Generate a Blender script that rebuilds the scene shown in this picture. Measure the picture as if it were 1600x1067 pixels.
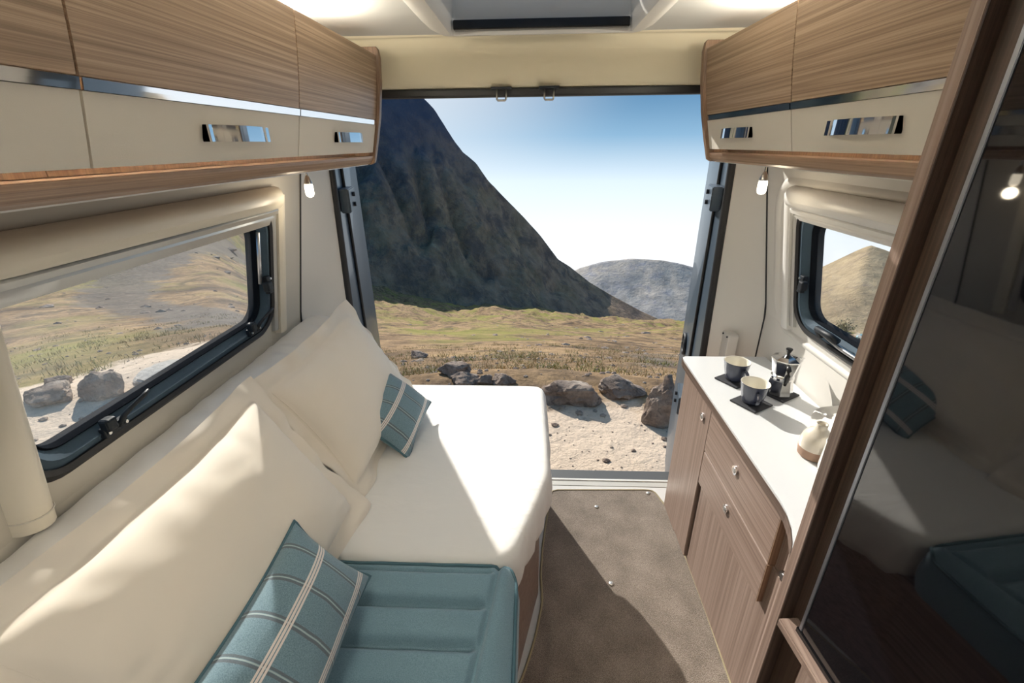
import bpy, bmesh, math, random
from math import sin, cos, pi, radians, exp, sqrt, atan2, hypot
from mathutils import Vector, Matrix, noise
random.seed(7)
for o in list(bpy.data.objects): bpy.data.objects.remove(o)
SC = bpy.context.scene
COL = SC.collection

# ------------------------------------------------------------------ camera
F = 704.0; CX, CY = 800.0, 533.5; H = 1.61
RX = Vector((0.99908241, -0.007304, -0.04220178))
RD = Vector((0.04157491, 0.40210738, 0.91464812))
RU = Vector((-0.01028906, 0.91556338, -0.40204207))
# RX / RD / RU hold world x, y, z axes written in camera (right, up, forward) coordinates
def ray(px, py):
    c = Vector((px - CX, -(py - CY), F)); return Vector((c.dot(RX), c.dot(RD), c.dot(RU)))
def Zp(px, py, z): v = ray(px, py); t = (z - H) / v.z; return Vector((v.x*t, v.y*t, z))
def Yp(px, py, y): v = ray(px, py); t = y / v.y; return Vector((v.x*t, y, H + v.z*t))
cam_d = bpy.data.cameras.new('camera'); cam = bpy.data.objects.new('camera', cam_d); COL.objects.link(cam)
cam_d.sensor_width = 36.0; cam_d.lens = 36.0 * F / 1600.0
cam_d.shift_y = 0.0; cam_d.clip_start = 0.02; cam_d.clip_end = 12000
# camera axes in world coordinates
right = Vector((RX.x, RD.x, RU.x)); up = Vector((RX.y, RD.y, RU.y)); fwd = Vector((RX.z, RD.z, RU.z))
m = Matrix((( right.x, up.x, -fwd.x, 0.0), (right.y, up.y, -fwd.y, 0.0), (right.z, up.z, -fwd.z, H), (0, 0, 0, 1)))
cam.matrix_world = m
SC.camera = cam

# ------------------------------------------------------------------ sky, sun, exposure
SUN_AZ, SUN_EL = radians(27), radians(29)          # azimuth measured to the left of the rear doorway
SUN_DIR = Vector((-sin(SUN_AZ)*cos(SUN_EL), cos(SUN_AZ)*cos(SUN_EL), sin(SUN_EL)))
SC.view_settings.view_transform = 'Standard'; SC.view_settings.look = 'None'
SC.view_settings.gamma = 1.0; SC.view_settings.use_curve_mapping = False
SC.view_settings.exposure = 0.3
world = bpy.data.worlds.new('sky'); SC.world = world; world.use_nodes = True
def build_world():
    nt = world.node_tree; nt.nodes.clear(); N = nt.nodes.new; L = nt.links.new
    out = N('ShaderNodeOutputWorld'); bg = N('ShaderNodeBackground'); tc = N('ShaderNodeTexCoord')
    sep = N('ShaderNodeSeparateXYZ'); L(tc.outputs['Generated'], sep.inputs[0])
    ramp = N('ShaderNodeMapRange'); ramp.interpolation_type = 'SMOOTHSTEP'
    L(sep.outputs['Z'], ramp.inputs['Value']); ramp.inputs['From Min'].default_value = -0.26; ramp.inputs['From Max'].default_value = 0.16
    cr = N('ShaderNodeValToRGB'); L(ramp.outputs[0], cr.inputs[0])
    e = cr.color_ramp.elements; e[0].position = 0; e[0].color = (.90, .94, .97, 1); e[1].position = 1; e[1].color = (.065, .19, .36, 1)
    k = e.new(.42); k.color = (.66, .78, .87, 1); k = e.new(.72); k.color = (.24, .42, .60, 1)
    # brightening of the sky round the sun
    dot = N('ShaderNodeVectorMath'); dot.operation = 'DOT_PRODUCT'; L(tc.outputs['Generated'], dot.inputs[0]); dot.inputs[1].default_value = SUN_DIR
    mr = N('ShaderNodeMapRange'); mr.interpolation_type = 'SMOOTHSTEP'; L(dot.outputs['Value'], mr.inputs['Value'])
    mr.inputs['From Min'].default_value = .70; mr.inputs['From Max'].default_value = 1.0; mr.inputs['To Max'].default_value = .8
    mx = N('ShaderNodeMix'); mx.data_type = 'RGBA'; L(mr.outputs[0], mx.inputs['Factor']); L(cr.outputs[0], mx.inputs['A']); mx.inputs['B'].default_value = (.93, .95, .96, 1)
    L(mx.outputs['Result'], bg.inputs['Color']); bg.inputs['Strength'].default_value = 1.0
    L(bg.outputs[0], out.inputs[0])
build_world()
sun_d = bpy.data.lights.new('sun', 'SUN'); sun_d.energy = 5.5; sun_d.angle = radians(.6); sun_d.color = (1, .95, .87)
sun = bpy.data.objects.new('sun', sun_d); COL.objects.link(sun)
sun.rotation_euler = SUN_DIR.to_track_quat('Z', 'Y').to_euler(); sun.location = (0, 0, 30)

# ------------------------------------------------------------------ materials
MATS = {}
def new_mat(name):
    m = bpy.data.materials.new(name); m.use_nodes = True; MATS[name] = m
    return m, m.node_tree, m.node_tree.nodes['Principled BSDF']
def plain(name, col, rough=.5, metal=0.0, spec=.5, bump=0, bscale=200, coat=0, emis=None, estr=0, sheen=0, trans=0, sss=0):
    m, nt, b = new_mat(name)
    b.inputs['Base Color'].default_value = (*col, 1); b.inputs['Roughness'].default_value = rough; b.inputs['Metallic'].default_value = metal
    b.inputs['Specular IOR Level'].default_value = spec; b.inputs['Coat Weight'].default_value = coat; b.inputs['Coat Roughness'].default_value = .05
    b.inputs['Sheen Weight'].default_value = sheen; b.inputs['Transmission Weight'].default_value = trans
    if emis: b.inputs['Emission Color'].default_value = (*emis, 1); b.inputs['Emission Strength'].default_value = estr
    if bump:
        tc = nt.nodes.new('ShaderNodeTexCoord'); n = nt.nodes.new('ShaderNodeTexNoise'); n.inputs['Scale'].default_value = bscale; n.inputs['Detail'].default_value = 3
        bp = nt.nodes.new('ShaderNodeBump'); bp.inputs['Strength'].default_value = bump; bp.inputs['Distance'].default_value = .002
        nt.links.new(tc.outputs['Object'], n.inputs['Vector']); nt.links.new(n.outputs[0], bp.inputs['Height']); nt.links.new(bp.outputs[0], b.inputs['Normal'])
    return m
def ramp_node(nt, src, stops):
    cr = nt.nodes.new('ShaderNodeValToRGB'); nt.links.new(src, cr.inputs[0]); e = cr.color_ramp.elements
    e[0].position, e[0].color = stops[0][0], (*stops[0][1], 1); e[1].position, e[1].color = stops[-1][0], (*stops[-1][1], 1)
    for p, c in stops[1:-1]: k = e.new(p); k.color = (*c, 1)
    return cr.outputs[0]
def wood(name, dark, mid, light, axis='y', rough=.42, s=1.0, warp=.12):
    m, nt, b = new_mat(name); N = nt.nodes.new; L = nt.links.new
    tc = N('ShaderNodeTexCoord'); mp = N('ShaderNodeMapping'); L(tc.outputs['Object'], mp.inputs[0])
    sc = {'x': (1.4, 210, 210), 'y': (210, 1.4, 210), 'z': (210, 210, 1.4)}[axis]; mp.inputs['Scale'].default_value = [v*s for v in sc]
    n1 = N('ShaderNodeTexNoise'); n1.inputs['Scale'].default_value = 1; n1.inputs['Detail'].default_value = 5; n1.inputs['Distortion'].default_value = warp; L(mp.outputs[0], n1.inputs['Vector'])
    mp2 = N('ShaderNodeMapping'); L(tc.outputs['Object'], mp2.inputs[0]); mp2.inputs['Scale'].default_value = [v*s*(5 if v > 10 else 3) for v in sc]
    n2 = N('ShaderNodeTexNoise'); n2.inputs['Scale'].default_value = 1; n2.inputs['Detail'].default_value = 2; L(mp2.outputs[0], n2.inputs['Vector'])
    mp3 = N('ShaderNodeMapping'); L(tc.outputs['Object'], mp3.inputs[0]); mp3.inputs['Scale'].default_value = [v*s*.14 for v in sc]
    n3 = N('ShaderNodeTexNoise'); n3.inputs['Scale'].default_value = 1; n3.inputs['Detail'].default_value = 2; L(mp3.outputs[0], n3.inputs['Vector'])
    a = N('ShaderNodeMath'); a.operation = 'MULTIPLY_ADD'; L(n2.outputs[0], a.inputs[0]); a.inputs[1].default_value = .45; L(n1.outputs[0], a.inputs[2])
    a2 = N('ShaderNodeMath'); a2.operation = 'MULTIPLY_ADD'; L(n3.outputs[0], a2.inputs[0]); a2.inputs[1].default_value = .22; L(a.outputs[0], a2.inputs[2])
    c = ramp_node(nt, a2.outputs[0], [(.66, dark), (.95, mid), (1.0, mid), (1.0, light)] if False else [(.60, dark), (.83, mid), (1.0, light)])
    L(c, b.inputs['Base Color']); b.inputs['Roughness'].default_value = rough
    bp = N('ShaderNodeBump'); bp.inputs['Strength'].default_value = .12; bp.inputs['Distance'].default_value = .001; L(a.outputs[0], bp.inputs['Height']); L(bp.outputs[0], b.inputs['Normal'])
    return m
wood('oak', (.175, .115, .072), (.285, .195, .13), (.40, .29, .20), 'y')
wood('oak_rail', (.17, .105, .068), (.28, .18, .12), (.37, .25, .17), 'y')
wood('walnut_v', (.165, .112, .088), (.245, .175, .142), (.31, .23, .19), 'z', s=.8)
wood('walnut_y', (.165, .112, .088), (.245, .175, .142), (.31, .23, .19), 'y', s=.8)
wood('post_wood', (.085, .048, .033), (.15, .09, .062), (.22, .14, .10), 'z')
wood('shaded_wood', (.028, .016, .011), (.05, .03, .021), (.075, .047, .033), 'z')  # shade of the post's near face and filler put into the wood colour
wood('oak_edge', (.13, .075, .045), (.19, .115, .07), (.25, .16, .10), 'z')
plain('cream_panel', (.66, .615, .54), .6, bump=.15, bscale=900)
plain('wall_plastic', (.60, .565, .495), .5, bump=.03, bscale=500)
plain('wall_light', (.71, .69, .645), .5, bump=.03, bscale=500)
plain('header_plastic', (.79, .72, .53), .45)
plain('ceiling_cloth', (.72, .725, .69), .85, bump=.3, bscale=700)
plain('cream_plastic', (.76, .70, .58), .35)
plain('white_plastic', (.80, .79, .76), .35)
plain('blind_alu', (.55, .55, .53), .35, metal=.6)
plain('rubber', (.012, .012, .014), .55)
plain('lip_black', (.012, .014, .018), .95, spec=0.0)
plain('frame_blue', (.05, .08, .11), .7, spec=.2)
plain('black_plastic', (.012, .016, .022), .5, spec=.3)
plain('door_dark', (.05, .075, .105), .38, coat=.2)
plain('van_paint', (.75, .75, .74), .25, coat=.5)
plain('chrome', (.85, .85, .86), .06, metal=1)
plain('steel', (.55, .55, .55), .3, metal=1)
plain('zinc', (.62, .60, .55), .35, metal=1)
plain('alu_dark', (.34, .36, .40), .35, metal=.9)
plain('alu', (.72, .73, .76), .32, metal=.9)
plain('sill_metal', (.07, .075, .08), .55)
plain('sill_rib', (.55, .53, .48), .4, metal=.3)
plain('vinyl', (.58, .57, .55), .45, bump=.05, bscale=60)
plain('worktop', (.70, .715, .72), .28)
plain('black_glass', (.004, .004, .006), .03, spec=1.0)
plain('black_gloss', (.006, .006, .007), .2)
plain('mug_navy', (.035, .042, .07), .25, coat=.4)
plain('mug_cream', (.82, .78, .68), .3, coat=.3)
plain('slate', (.025, .026, .032), .7, bump=.6, bscale=60)
plain('moka_alu', (.78, .78, .78), .14, metal=1)
plain('bakelite', (.015, .014, .014), .3)
plain('glaze', (.66, .60, .50), .22, coat=.5)
plain('terracotta', (.36, .23, .16), .75, bump=.2, bscale=200)
plain('white_ceramic', (.82, .81, .77), .2, coat=.4)
plain('bulb', (1, .95, .85), .3, emis=(1, .88, .68), estr=4)
plain('led', (1, .95, .85), .4, emis=(1, .86, .62), estr=6)
plain('roof_dome', (.86, .82, .80), .4, trans=.0)
plain('bind', (.30, .25, .15), .8, bump=.8, bscale=300)
plain('teal_piping', (.055, .125, .155), .75)
plain('pillow_cream', (.84, .76, .645), .75, sheen=.2, bump=.05, bscale=18)
plain('car_blue', (.07, .25, .30), .3, coat=.5)
plain('car_glass', (.03, .04, .05), .1)
plain('tyre', (.015, .015, .015), .8)
plain('fence_wood', (.12, .085, .06), .8)
plain('leaf_pale', (.33, .29, .14), .8)
plain('grass_blade', (.20, .22, .035), .7)
plain('grass_straw', (.42, .32, .14), .7)
def sheet_mat():
    m, nt, b = new_mat('sheet'); N = nt.nodes.new; L = nt.links.new
    b.inputs['Base Color'].default_value = (.84, .825, .79, 1); b.inputs['Roughness'].default_value = .75; b.inputs['Sheen Weight'].default_value = .15
    tc = N('ShaderNodeTexCoord'); mp = N('ShaderNodeMapping'); L(tc.outputs['Object'], mp.inputs[0]); mp.inputs['Scale'].default_value = (4, 11, 6)
    n = N('ShaderNodeTexNoise'); n.inputs['Scale'].default_value = 1.4; n.inputs['Detail'].default_value = 3; n.inputs['Distortion'].default_value = .8; L(mp.outputs[0], n.inputs['Vector'])
    bp = N('ShaderNodeBump'); bp.inputs['Strength'].default_value = .18; bp.inputs['Distance'].default_value = .02; L(n.outputs[0], bp.inputs['Height']); L(bp.outputs[0], b.inputs['Normal'])
sheet_mat()
def weave(name, c1, c2, scale=1400):
    m, nt, b = new_mat(name); N = nt.nodes.new; L = nt.links.new
    tc = N('ShaderNodeTexCoord'); n = N('ShaderNodeTexNoise'); n.inputs['Scale'].default_value = scale*.45; n.inputs['Detail'].default_value = 2; L(tc.outputs['Object'], n.inputs['Vector'])
    L(ramp_node(nt, n.outputs[0], [(.3, c1), (.7, c2)]), b.inputs['Base Color']); b.inputs['Roughness'].default_value = .85; b.inputs['Sheen Weight'].default_value = .25
    bp = N('ShaderNodeBump'); bp.inputs['Strength'].default_value = .35; bp.inputs['Distance'].default_value = .001; L(n.outputs[0], bp.inputs['Height']); L(bp.outputs[0], b.inputs['Normal'])
weave('teal', (.11, .195, .245), (.19, .31, .37))
def plaid_mat():
    m, nt, b = new_mat('plaid'); N = nt.nodes.new; L = nt.links.new
    uv = N('ShaderNodeUVMap'); sep = N('ShaderNodeSeparateXYZ'); L(uv.outputs[0], sep.inputs[0])
    def fr(out, mul, off):
        a = N('ShaderNodeMath'); a.operation = 'MULTIPLY_ADD'; L(out, a.inputs[0]); a.inputs[1].default_value = mul; a.inputs[2].default_value = off
        f = N('ShaderNodeMath'); f.operation = 'FRACT'; L(a.outputs[0], f.inputs[0]); return f.outputs[0]
    def bands(out, stops):
        cr = N('ShaderNodeValToRGB'); cr.color_ramp.interpolation = 'CONSTANT'; L(out, cr.inputs[0]); e = cr.color_ramp.elements
        e[0].position, e[0].color = stops[0][0], (*[stops[0][1]]*3, 1); e[1].position, e[1].color = stops[1][0], (*[stops[1][1]]*3, 1)
        for p, v in stops[2:]: k = e.new(p); k.color = (v, v, v, 1)
        return cr.outputs[0]
    tc = N('ShaderNodeTexCoord'); n = N('ShaderNodeTexNoise'); n.inputs['Scale'].default_value = 500; L(tc.outputs['Object'], n.inputs['Vector'])
    base = ramp_node(nt, n.outputs[0], [(.3, (.095, .165, .205)), (.7, (.18, .28, .33))])
    # v: three-line white stripes running along u ; u: thin dark / pale cross lines
    wv = bands(fr(sep.outputs['Y'], 2.35, .18), [(0, 0), (.40, 1), (.435, 0), (.45, 1), (.49, 0), (.505, 1), (.54, 0)])
    pu = bands(fr(sep.outputs['X'], 3.6, .0), [(0, 0), (.50, 1), (.53, 0)])
    du = bands(fr(sep.outputs['X'], 3.6, .0), [(0, 0), (.42, .7), (.49, 0), (.54, .7), (.60, 0)])
    def mix(fac, a, col):
        x = N('ShaderNodeMix'); x.data_type = 'RGBA'; L(fac, x.inputs['Factor']); L(a, x.inputs['A']); x.inputs['B'].default_value = (*col, 1); return x.outputs['Result']
    c = mix(du, base, (.075, .075, .085)); c = mix(pu, c, (.34, .42, .43)); c = mix(wv, c, (.72, .65, .60))
    L(c, b.inputs['Base Color']); b.inputs['Roughness'].default_value = .85; b.inputs['Sheen Weight'].default_value = .2
    bp = N('ShaderNodeBump'); bp.inputs['Strength'].default_value = .3; bp.inputs['Distance'].default_value = .001; L(n.outputs[0], bp.inputs['Height']); L(bp.outputs[0], b.inputs['Normal'])
plaid_mat()
def carpet_mat():
    m, nt, b = new_mat('carpet'); N = nt.nodes.new; L = nt.links.new
    tc = N('ShaderNodeTexCoord'); n = N('ShaderNodeTexNoise'); n.inputs['Scale'].default_value = 420; n.inputs['Detail'].default_value = 3; L(tc.outputs['Object'], n.inputs['Vector'])
    n2 = N('ShaderNodeTexNoise'); n2.inputs['Scale'].default_value = 9; n2.inputs['Detail'].default_value = 3; L(tc.outputs['Object'], n2.inputs['Vector'])
    a = N('ShaderNodeMath'); a.operation = 'MULTIPLY_ADD'; L(n2.outputs[0], a.inputs[0]); a.inputs[1].default_value = .40; L(n.outputs[0], a.inputs[2])
    L(ramp_node(nt, a.outputs[0], [(.48, (.07, .053, .038)), (.70, (.19, .15, .115)), (.92, (.36, .30, .25))]), b.inputs['Base Color']); b.inputs['Roughness'].default_value = .95; b.inputs['Sheen Weight'].default_value = .3
    bp = N('ShaderNodeBump'); bp.inputs['Strength'].default_value = .9; bp.inputs['Distance'].default_value = .004; L(n.outputs[0], bp.inputs['Height']); L(bp.outputs[0], b.inputs['Normal'])
carpet_mat()
def pane_mat():
    m, nt, b = new_mat('pane'); nt.nodes.remove(b); N = nt.nodes.new; L = nt.links.new
    out = nt.nodes['Material Output']; t = N('ShaderNodeBsdfTransparent'); t.inputs[0].default_value = (.97, .98, .98, 1)
    d = N('ShaderNodeBsdfTranslucent'); d.inputs[0].default_value = (.9, .9, .9, 1); d2 = N('ShaderNodeBsdfDiffuse'); d2.inputs[0].default_value = (.9, .9, .9, 1)
    g = N('ShaderNodeBsdfGlossy'); g.inputs['Roughness'].default_value = .02; fr = N('ShaderNodeFresnel'); fr.inputs[0].default_value = 1.35
    md = N('ShaderNodeMixShader'); md.inputs[0].default_value = .4; L(d.outputs[0], md.inputs[1]); L(d2.outputs[0], md.inputs[2])
    # reflected glare painted as a thin white film, heavier in soft patches
    tc = N('ShaderNodeTexCoord'); n = N('ShaderNodeTexNoise'); n.inputs['Scale'].default_value = 3.0; n.inputs['Detail'].default_value = 2; L(tc.outputs['Object'], n.inputs['Vector'])
    mr = N('ShaderNodeMapRange'); L(n.outputs[0], mr.inputs[0]); mr.inputs['From Min'].default_value = .35; mr.inputs['From Max'].default_value = .7; mr.inputs['To Min'].default_value = .03; mr.inputs['To Max'].default_value = .15
    m1 = N('ShaderNodeMixShader'); L(mr.outputs[0], m1.inputs[0]); L(t.outputs[0], m1.inputs[1]); L(md.outputs[0], m1.inputs[2])
    m2 = N('ShaderNodeMixShader'); L(fr.outputs[0], m2.inputs[0]); L(m1.outputs[0], m2.inputs[1]); L(g.outputs[0], m2.inputs[2]); L(m2.outputs[0], out.inputs[0])
pane_mat()
def dome_mat():
    m, nt, b = new_mat('dome_clear'); nt.nodes.remove(b); N = nt.nodes.new; L = nt.links.new
    t = N('ShaderNodeBsdfTranslucent'); t.inputs[0].default_value = (.92, .88, .86, 1); d = N('ShaderNodeBsdfDiffuse'); d.inputs[0].default_value = (.85, .82, .80, 1)
    mx = N('ShaderNodeMixShader'); mx.inputs[0].default_value = .06; L(t.outputs[0], mx.inputs[1]); L(d.outputs[0], mx.inputs[2]); L(mx.outputs[0], nt.nodes['Material Output'].inputs[0])
dome_mat()
def terrain_mat(name, cols, s1, s2, rock=(.09, .08, .075), dirt=None, rough=.95, bumpd=.05, rockiness=.55, green=None, haze_top=None):
    m, nt, b = new_mat(name); N = nt.nodes.new; L = nt.links.new
    tc = N('ShaderNodeTexCoord')
    def nz(s, det=8, dis=.0, rgh=.6):
        n = N('ShaderNodeTexNoise'); n.inputs['Scale'].default_value = s; n.inputs['Detail'].default_value = det; n.inputs['Distortion'].default_value = dis; n.inputs['Roughness'].default_value = rgh; L(tc.outputs['Object'], n.inputs['Vector']); return n.outputs[0]
    a = nz(s1); c = ramp_node(nt, a, [(.32, cols[0]), (.46, cols[1]), (.56, cols[2]), (.70, cols[3])])
    r = nz(s2, 10, .5, .7)
    def mixc(fac, A, Bc):
        x = N('ShaderNodeMix'); x.data_type = 'RGBA'; L(fac, x.inputs['Factor']); L(A, x.inputs['A'])
        if isinstance(Bc, tuple): x.inputs['B'].default_value = (*Bc, 1)
        else: L(Bc, x.inputs['B'])
        return x.outputs['Result']
    mr = N('ShaderNodeMapRange'); L(r, mr.inputs[0]); mr.inputs['From Min'].default_value = rockiness; mr.inputs['From Max'].default_value = rockiness + .12; mr.inputs['To Max'].default_value = .85
    c = mixc(mr.outputs[0], c, rock)
    fg = N('ShaderNodeMapRange'); L(nz(s2*(9 if dirt else 1.8), 10 if dirt else 6, 0, .8 if dirt else .62), fg.inputs[0]); fg.inputs['From Min'].default_value = .34; fg.inputs['From Max'].default_value = .62; fg.inputs['To Min'].default_value = .42 if dirt else .78; fg.inputs['To Max'].default_value = 1.22 if dirt else 1.10
    vm = N('ShaderNodeVectorMath'); vm.operation = 'SCALE'; L(c, vm.inputs[0]); L(fg.outputs[0], vm.inputs['Scale']); c = vm.outputs[0]
    if green:
        g = nz(s1*.35, 4); mg = N('ShaderNodeMapRange'); L(g, mg.inputs[0]); mg.inputs['From Min'].default_value = .47; mg.inputs['From Max'].default_value = .62; mg.inputs['To Max'].default_value = .75; c = mixc(mg.outputs[0], c, green)
    if haze_top:  # blue of distant haze mixed into the colour with height
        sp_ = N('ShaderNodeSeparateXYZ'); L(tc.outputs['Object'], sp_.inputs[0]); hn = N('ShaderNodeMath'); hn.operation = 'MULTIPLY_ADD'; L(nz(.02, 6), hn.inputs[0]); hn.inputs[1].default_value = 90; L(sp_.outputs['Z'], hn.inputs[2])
        mh = N('ShaderNodeMapRange'); L(hn.outputs[0], mh.inputs[0]); mh.inputs['From Min'].default_value = haze_top[1] + 45; mh.inputs['From Max'].default_value = haze_top[2] + 45; mh.inputs['To Max'].default_value = .85
        c = mixc(mh.outputs[0], c, haze_top[0])
    if dirt:
        sa = N('ShaderNodeAttribute'); sa.attribute_name = 'scree'; sn = N('ShaderNodeMath'); sn.operation = 'MULTIPLY_ADD'; L(nz(.5, 8, .3), sn.inputs[0]); sn.inputs[1].default_value = 1.2; L(sa.outputs['Fac'], sn.inputs[2])
        ms = N('ShaderNodeMapRange'); L(sn.outputs[0], ms.inputs[0]); ms.inputs['From Min'].default_value = .95; ms.inputs['From Max'].default_value = 1.2; ms.inputs['To Max'].default_value = .9
        c = mixc(ms.outputs[0], c, ramp_node(nt, nz(3, 8, 0, .8), [(.35, (.07, .06, .055)), (.65, (.20, .175, .15))]))
        at = N('ShaderNodeAttribute'); at.attribute_name = 'track'; nn = nz(2.2, 6)
        ad = N('ShaderNodeMath'); ad.operation = 'MULTIPLY_ADD'; L(nn, ad.inputs[0]); ad.inputs[1].default_value = 1.1; L(at.outputs['Fac'], ad.inputs[2])
        md = N('ShaderNodeMapRange'); L(ad.outputs[0], md.inputs[0]); md.inputs['From Min'].default_value = .95; md.inputs['From Max'].default_value = 1.15
        sp = nz(30, 8, 0, .75); dc = ramp_node(nt, sp, [(.30, (.10, .08, .065)), (.40, dirt), (.75, tuple(min(1, v*1.25) for v in dirt))])
        c = mixc(md.outputs[0], c, dc)
    L(c, b.inputs['Base Color']); b.inputs['Roughness'].default_value = rough; b.inputs['Specular IOR Level'].default_value = .1
    bp = N('ShaderNodeBump'); bp.inputs['Strength'].default_value = .8; bp.inputs['Distance'].default_value = bumpd
    n3 = nz(s2*4, 8, 0, .7); L(n3, bp.inputs['Height']); L(bp.outputs[0], b.inputs['Normal'])
TAN = (.42, .30, .16)
terrain_mat('ground', [(.09, .06, .036), (.26, .17, .095), (.38, .255, .14), (.21, .155, .06)], .22, .55, rock=(.09, .066, .05), dirt=(.60, .48, .37), bumpd=.08, rockiness=.49, green=(.22, .215, .05))
terrain_mat('mountain', [(.20, .145, .115), (.40, .28, .195), (.32, .235, .155), (.55, .39, .255)], .012, .03, rock=(.17, .135, .12), bumpd=6, rockiness=.48, haze_top=((.075, .10, .165), -70, 40))  # upper slopes carry painted blue haze
terrain_mat('far_hill', [(.30, .29, .30), (.40, .37, .34), (.46, .41, .36), (.36, .35, .36)], .006, .02, rock=(.32, .31, .33), bumpd=5, rockiness=.52)  # pale blue-grey of distance haze put into the base colours
terrain_mat('right_hill', [(.30, .22, .14), (.46, .35, .21), (.52, .40, .25), (.40, .31, .18)], .012, .04, rock=(.26, .20, .17), bumpd=4, rockiness=.54)
terrain_mat('stone', [(.20, .15, .12), (.31, .24, .195), (.40, .325, .265), (.47, .395, .33)], 4, 14, rock=(.12, .10, .09), bumpd=.02, rockiness=.52)
terrain_mat('stone_pale', [(.40, .37, .33), (.55, .51, .46), (.62, .58, .53), (.5, .46, .4)], 4, 14, rock=(.3, .28, .26), bumpd=.02, rockiness=.58)

# ------------------------------------------------------------------ object helpers
ORG = {}
def link(o, parent=None):
    COL.objects.link(o)
    if parent is not None: o.parent = parent
    return o
def thing(name, label, cat, loc=(0, 0, 0), group=None, kind=None):
    o = bpy.data.objects.new(name, None); COL.objects.link(o); o.location = loc; o.empty_display_size = .05
    ORG[o.name] = Vector(loc); tag(o, label, cat, group, kind); return o
def tag(o, label=None, cat=None, group=None, kind=None):
    if label: o['label'] = label
    if cat: o['category'] = cat
    if group: o['group'] = group
    if kind: o['kind'] = kind
    return o
def ob(name, bm, mat, parent=None, origin=None, smooth=False, autosm=None, mods=()):
    org = ORG[parent.name] if parent is not None else Vector(origin or (0, 0, 0))
    bmesh.ops.translate(bm, verts=bm.verts, vec=-org)
    bmesh.ops.recalc_face_normals(bm, faces=bm.faces)
    me = bpy.data.meshes.new(name)
    if smooth:
        for f in bm.faces: f.smooth = True
        if autosm:
            for e in bm.edges:
                if len(e.link_faces) == 2 and e.calc_face_angle(0) > radians(autosm): e.smooth = False
    bm.to_mesh(me); bm.free()
    mats = mat if isinstance(mat, (list, tuple)) else [mat]
    for k in mats: me.materials.append(MATS[k])
    o = bpy.data.objects.new(name, me); link(o, parent); ORG[o.name] = org
    if parent is None: o.location = org
    return o
def bx(bm, x0, x1, y0, y1, z0, z1, bev=0, seg=2):
    r = bmesh.ops.create_cube(bm, size=1.0); vs = r['verts']
    for v in vs: v.co = Vector(((x0+x1)/2 + v.co.x*(x1-x0), (y0+y1)/2 + v.co.y*(y1-y0), (z0+z1)/2 + v.co.z*(z1-z0)))
    if bev:
        es = list({e for v in vs for e in v.link_edges}); bmesh.ops.bevel(bm, geom=es, offset=bev, segments=seg, affect='EDGES', profile=.5)
    return bm
def box(*a, **k): return bx(bmesh.new(), *a, **k)
def prism(bm, pts, axis, d0, d1, bev=0, seg=2):
    """polygon pts (2-D) extruded along axis from d0 to d1"""
    def P(p, d): return {'x': (d, p[0], p[1]), 'y': (p[0], d, p[1]), 'z': (p[0], p[1], d)}[axis]
    a = [bm.verts.new(P(p, d0)) for p in pts]; b = [bm.verts.new(P(p, d1)) for p in pts]; n = len(pts)
    fs = [bm.faces.new(a), bm.faces.new(b[::-1])] + [bm.faces.new((a[i], b[i], b[(i+1) % n], a[(i+1) % n])) for i in range(n)]
    if bev:
        es = list({e for f in fs[:2] for e in f.edges}); bmesh.ops.bevel(bm, geom=es, offset=bev, segments=seg, affect='EDGES', profile=.5)
    return bm
def tube(bm, pts, r, n=8, closed=False):
    pts = [Vector(p) for p in pts]; rings = []; N = len(pts)
    ref = Vector((0, 0, 1))
    for i, p in enumerate(pts):
        t = (pts[(i+1) % N] - pts[i-1]) if closed else (pts[min(i+1, N-1)] - pts[max(i-1, 0)])
        t.normalize(); u = t.cross(ref)
        if u.length < .05: u = t.cross(Vector((1, 0, 0)))
        u.normalize(); w = u.cross(t); rr = r[i] if isinstance(r, (list, tuple)) else r
        rings.append([bm.verts.new(p + (u*cos(2*pi*k/n) + w*sin(2*pi*k/n))*rr) for k in range(n)])
    for i in range(N if closed else N-1):
        A, B = rings[i], rings[(i+1) % N]
        for k in range(n): bm.faces.new((A[k], A[(k+1) % n], B[(k+1) % n], B[k]))
    if not closed: bm.faces.new(rings[0][::-1]); bm.faces.new(rings[-1])
    return bm
def lathe(bm, prof, c, n=32, rot=0, cap=True, mat=None):
    rings = [[bm.verts.new((c[0] + r*cos(2*pi*k/n + rot), c[1] + r*sin(2*pi*k/n + rot), c[2] + z)) for k in range(n)] for r, z in prof]
    for i in range(len(rings)-1):
        for k in range(n):
            f = bm.faces.new((rings[i][k], rings[i][(k+1) % n], rings[i+1][(k+1) % n], rings[i+1][k]))
            if mat: f.material_index = mat[i]
    if cap:
        f = bm.faces.new(rings[0][::-1]); f2 = bm.faces.new(rings[-1])
        if mat: f.material_index = mat[0]; f2.material_index = mat[-1]
    return bm
def grid(bm, f, nu, nv, close=False):
    vs = [[bm.verts.new(f(i/nu, j/nv)) for j in range(nv+1)] for i in range(nu+1)]
    for i in range(nu):
        for j in range(nv): bm.faces.new((vs[i][j], vs[i+1][j], vs[i+1][j+1], vs[i][j+1]))
    return vs
def rrect(u0, u1, v0, v1, r, n=6):
    out = []
    for cu, cv, a0 in ((u1-r, v1-r, 0), (u0+r, v1-r, 90), (u0+r, v0+r, 180), (u1-r, v0+r, 270)):
        for k in range(n+1): a = radians(a0 + 90*k/n); out.append((cu + r*cos(a), cv + r*sin(a)))
    return out
def ring_strip(bm, A, B):
    n = len(A); a = [bm.verts.new(p) for p in A]; b = [bm.verts.new(p) for p in B]
    for i in range(n): bm.faces.new((a[i], a[(i+1) % n], b[(i+1) % n], b[i]))
def struct(o): o['kind'] = 'structure'; return o
def lerp(a, b, t): return a + (b-a)*t
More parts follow.
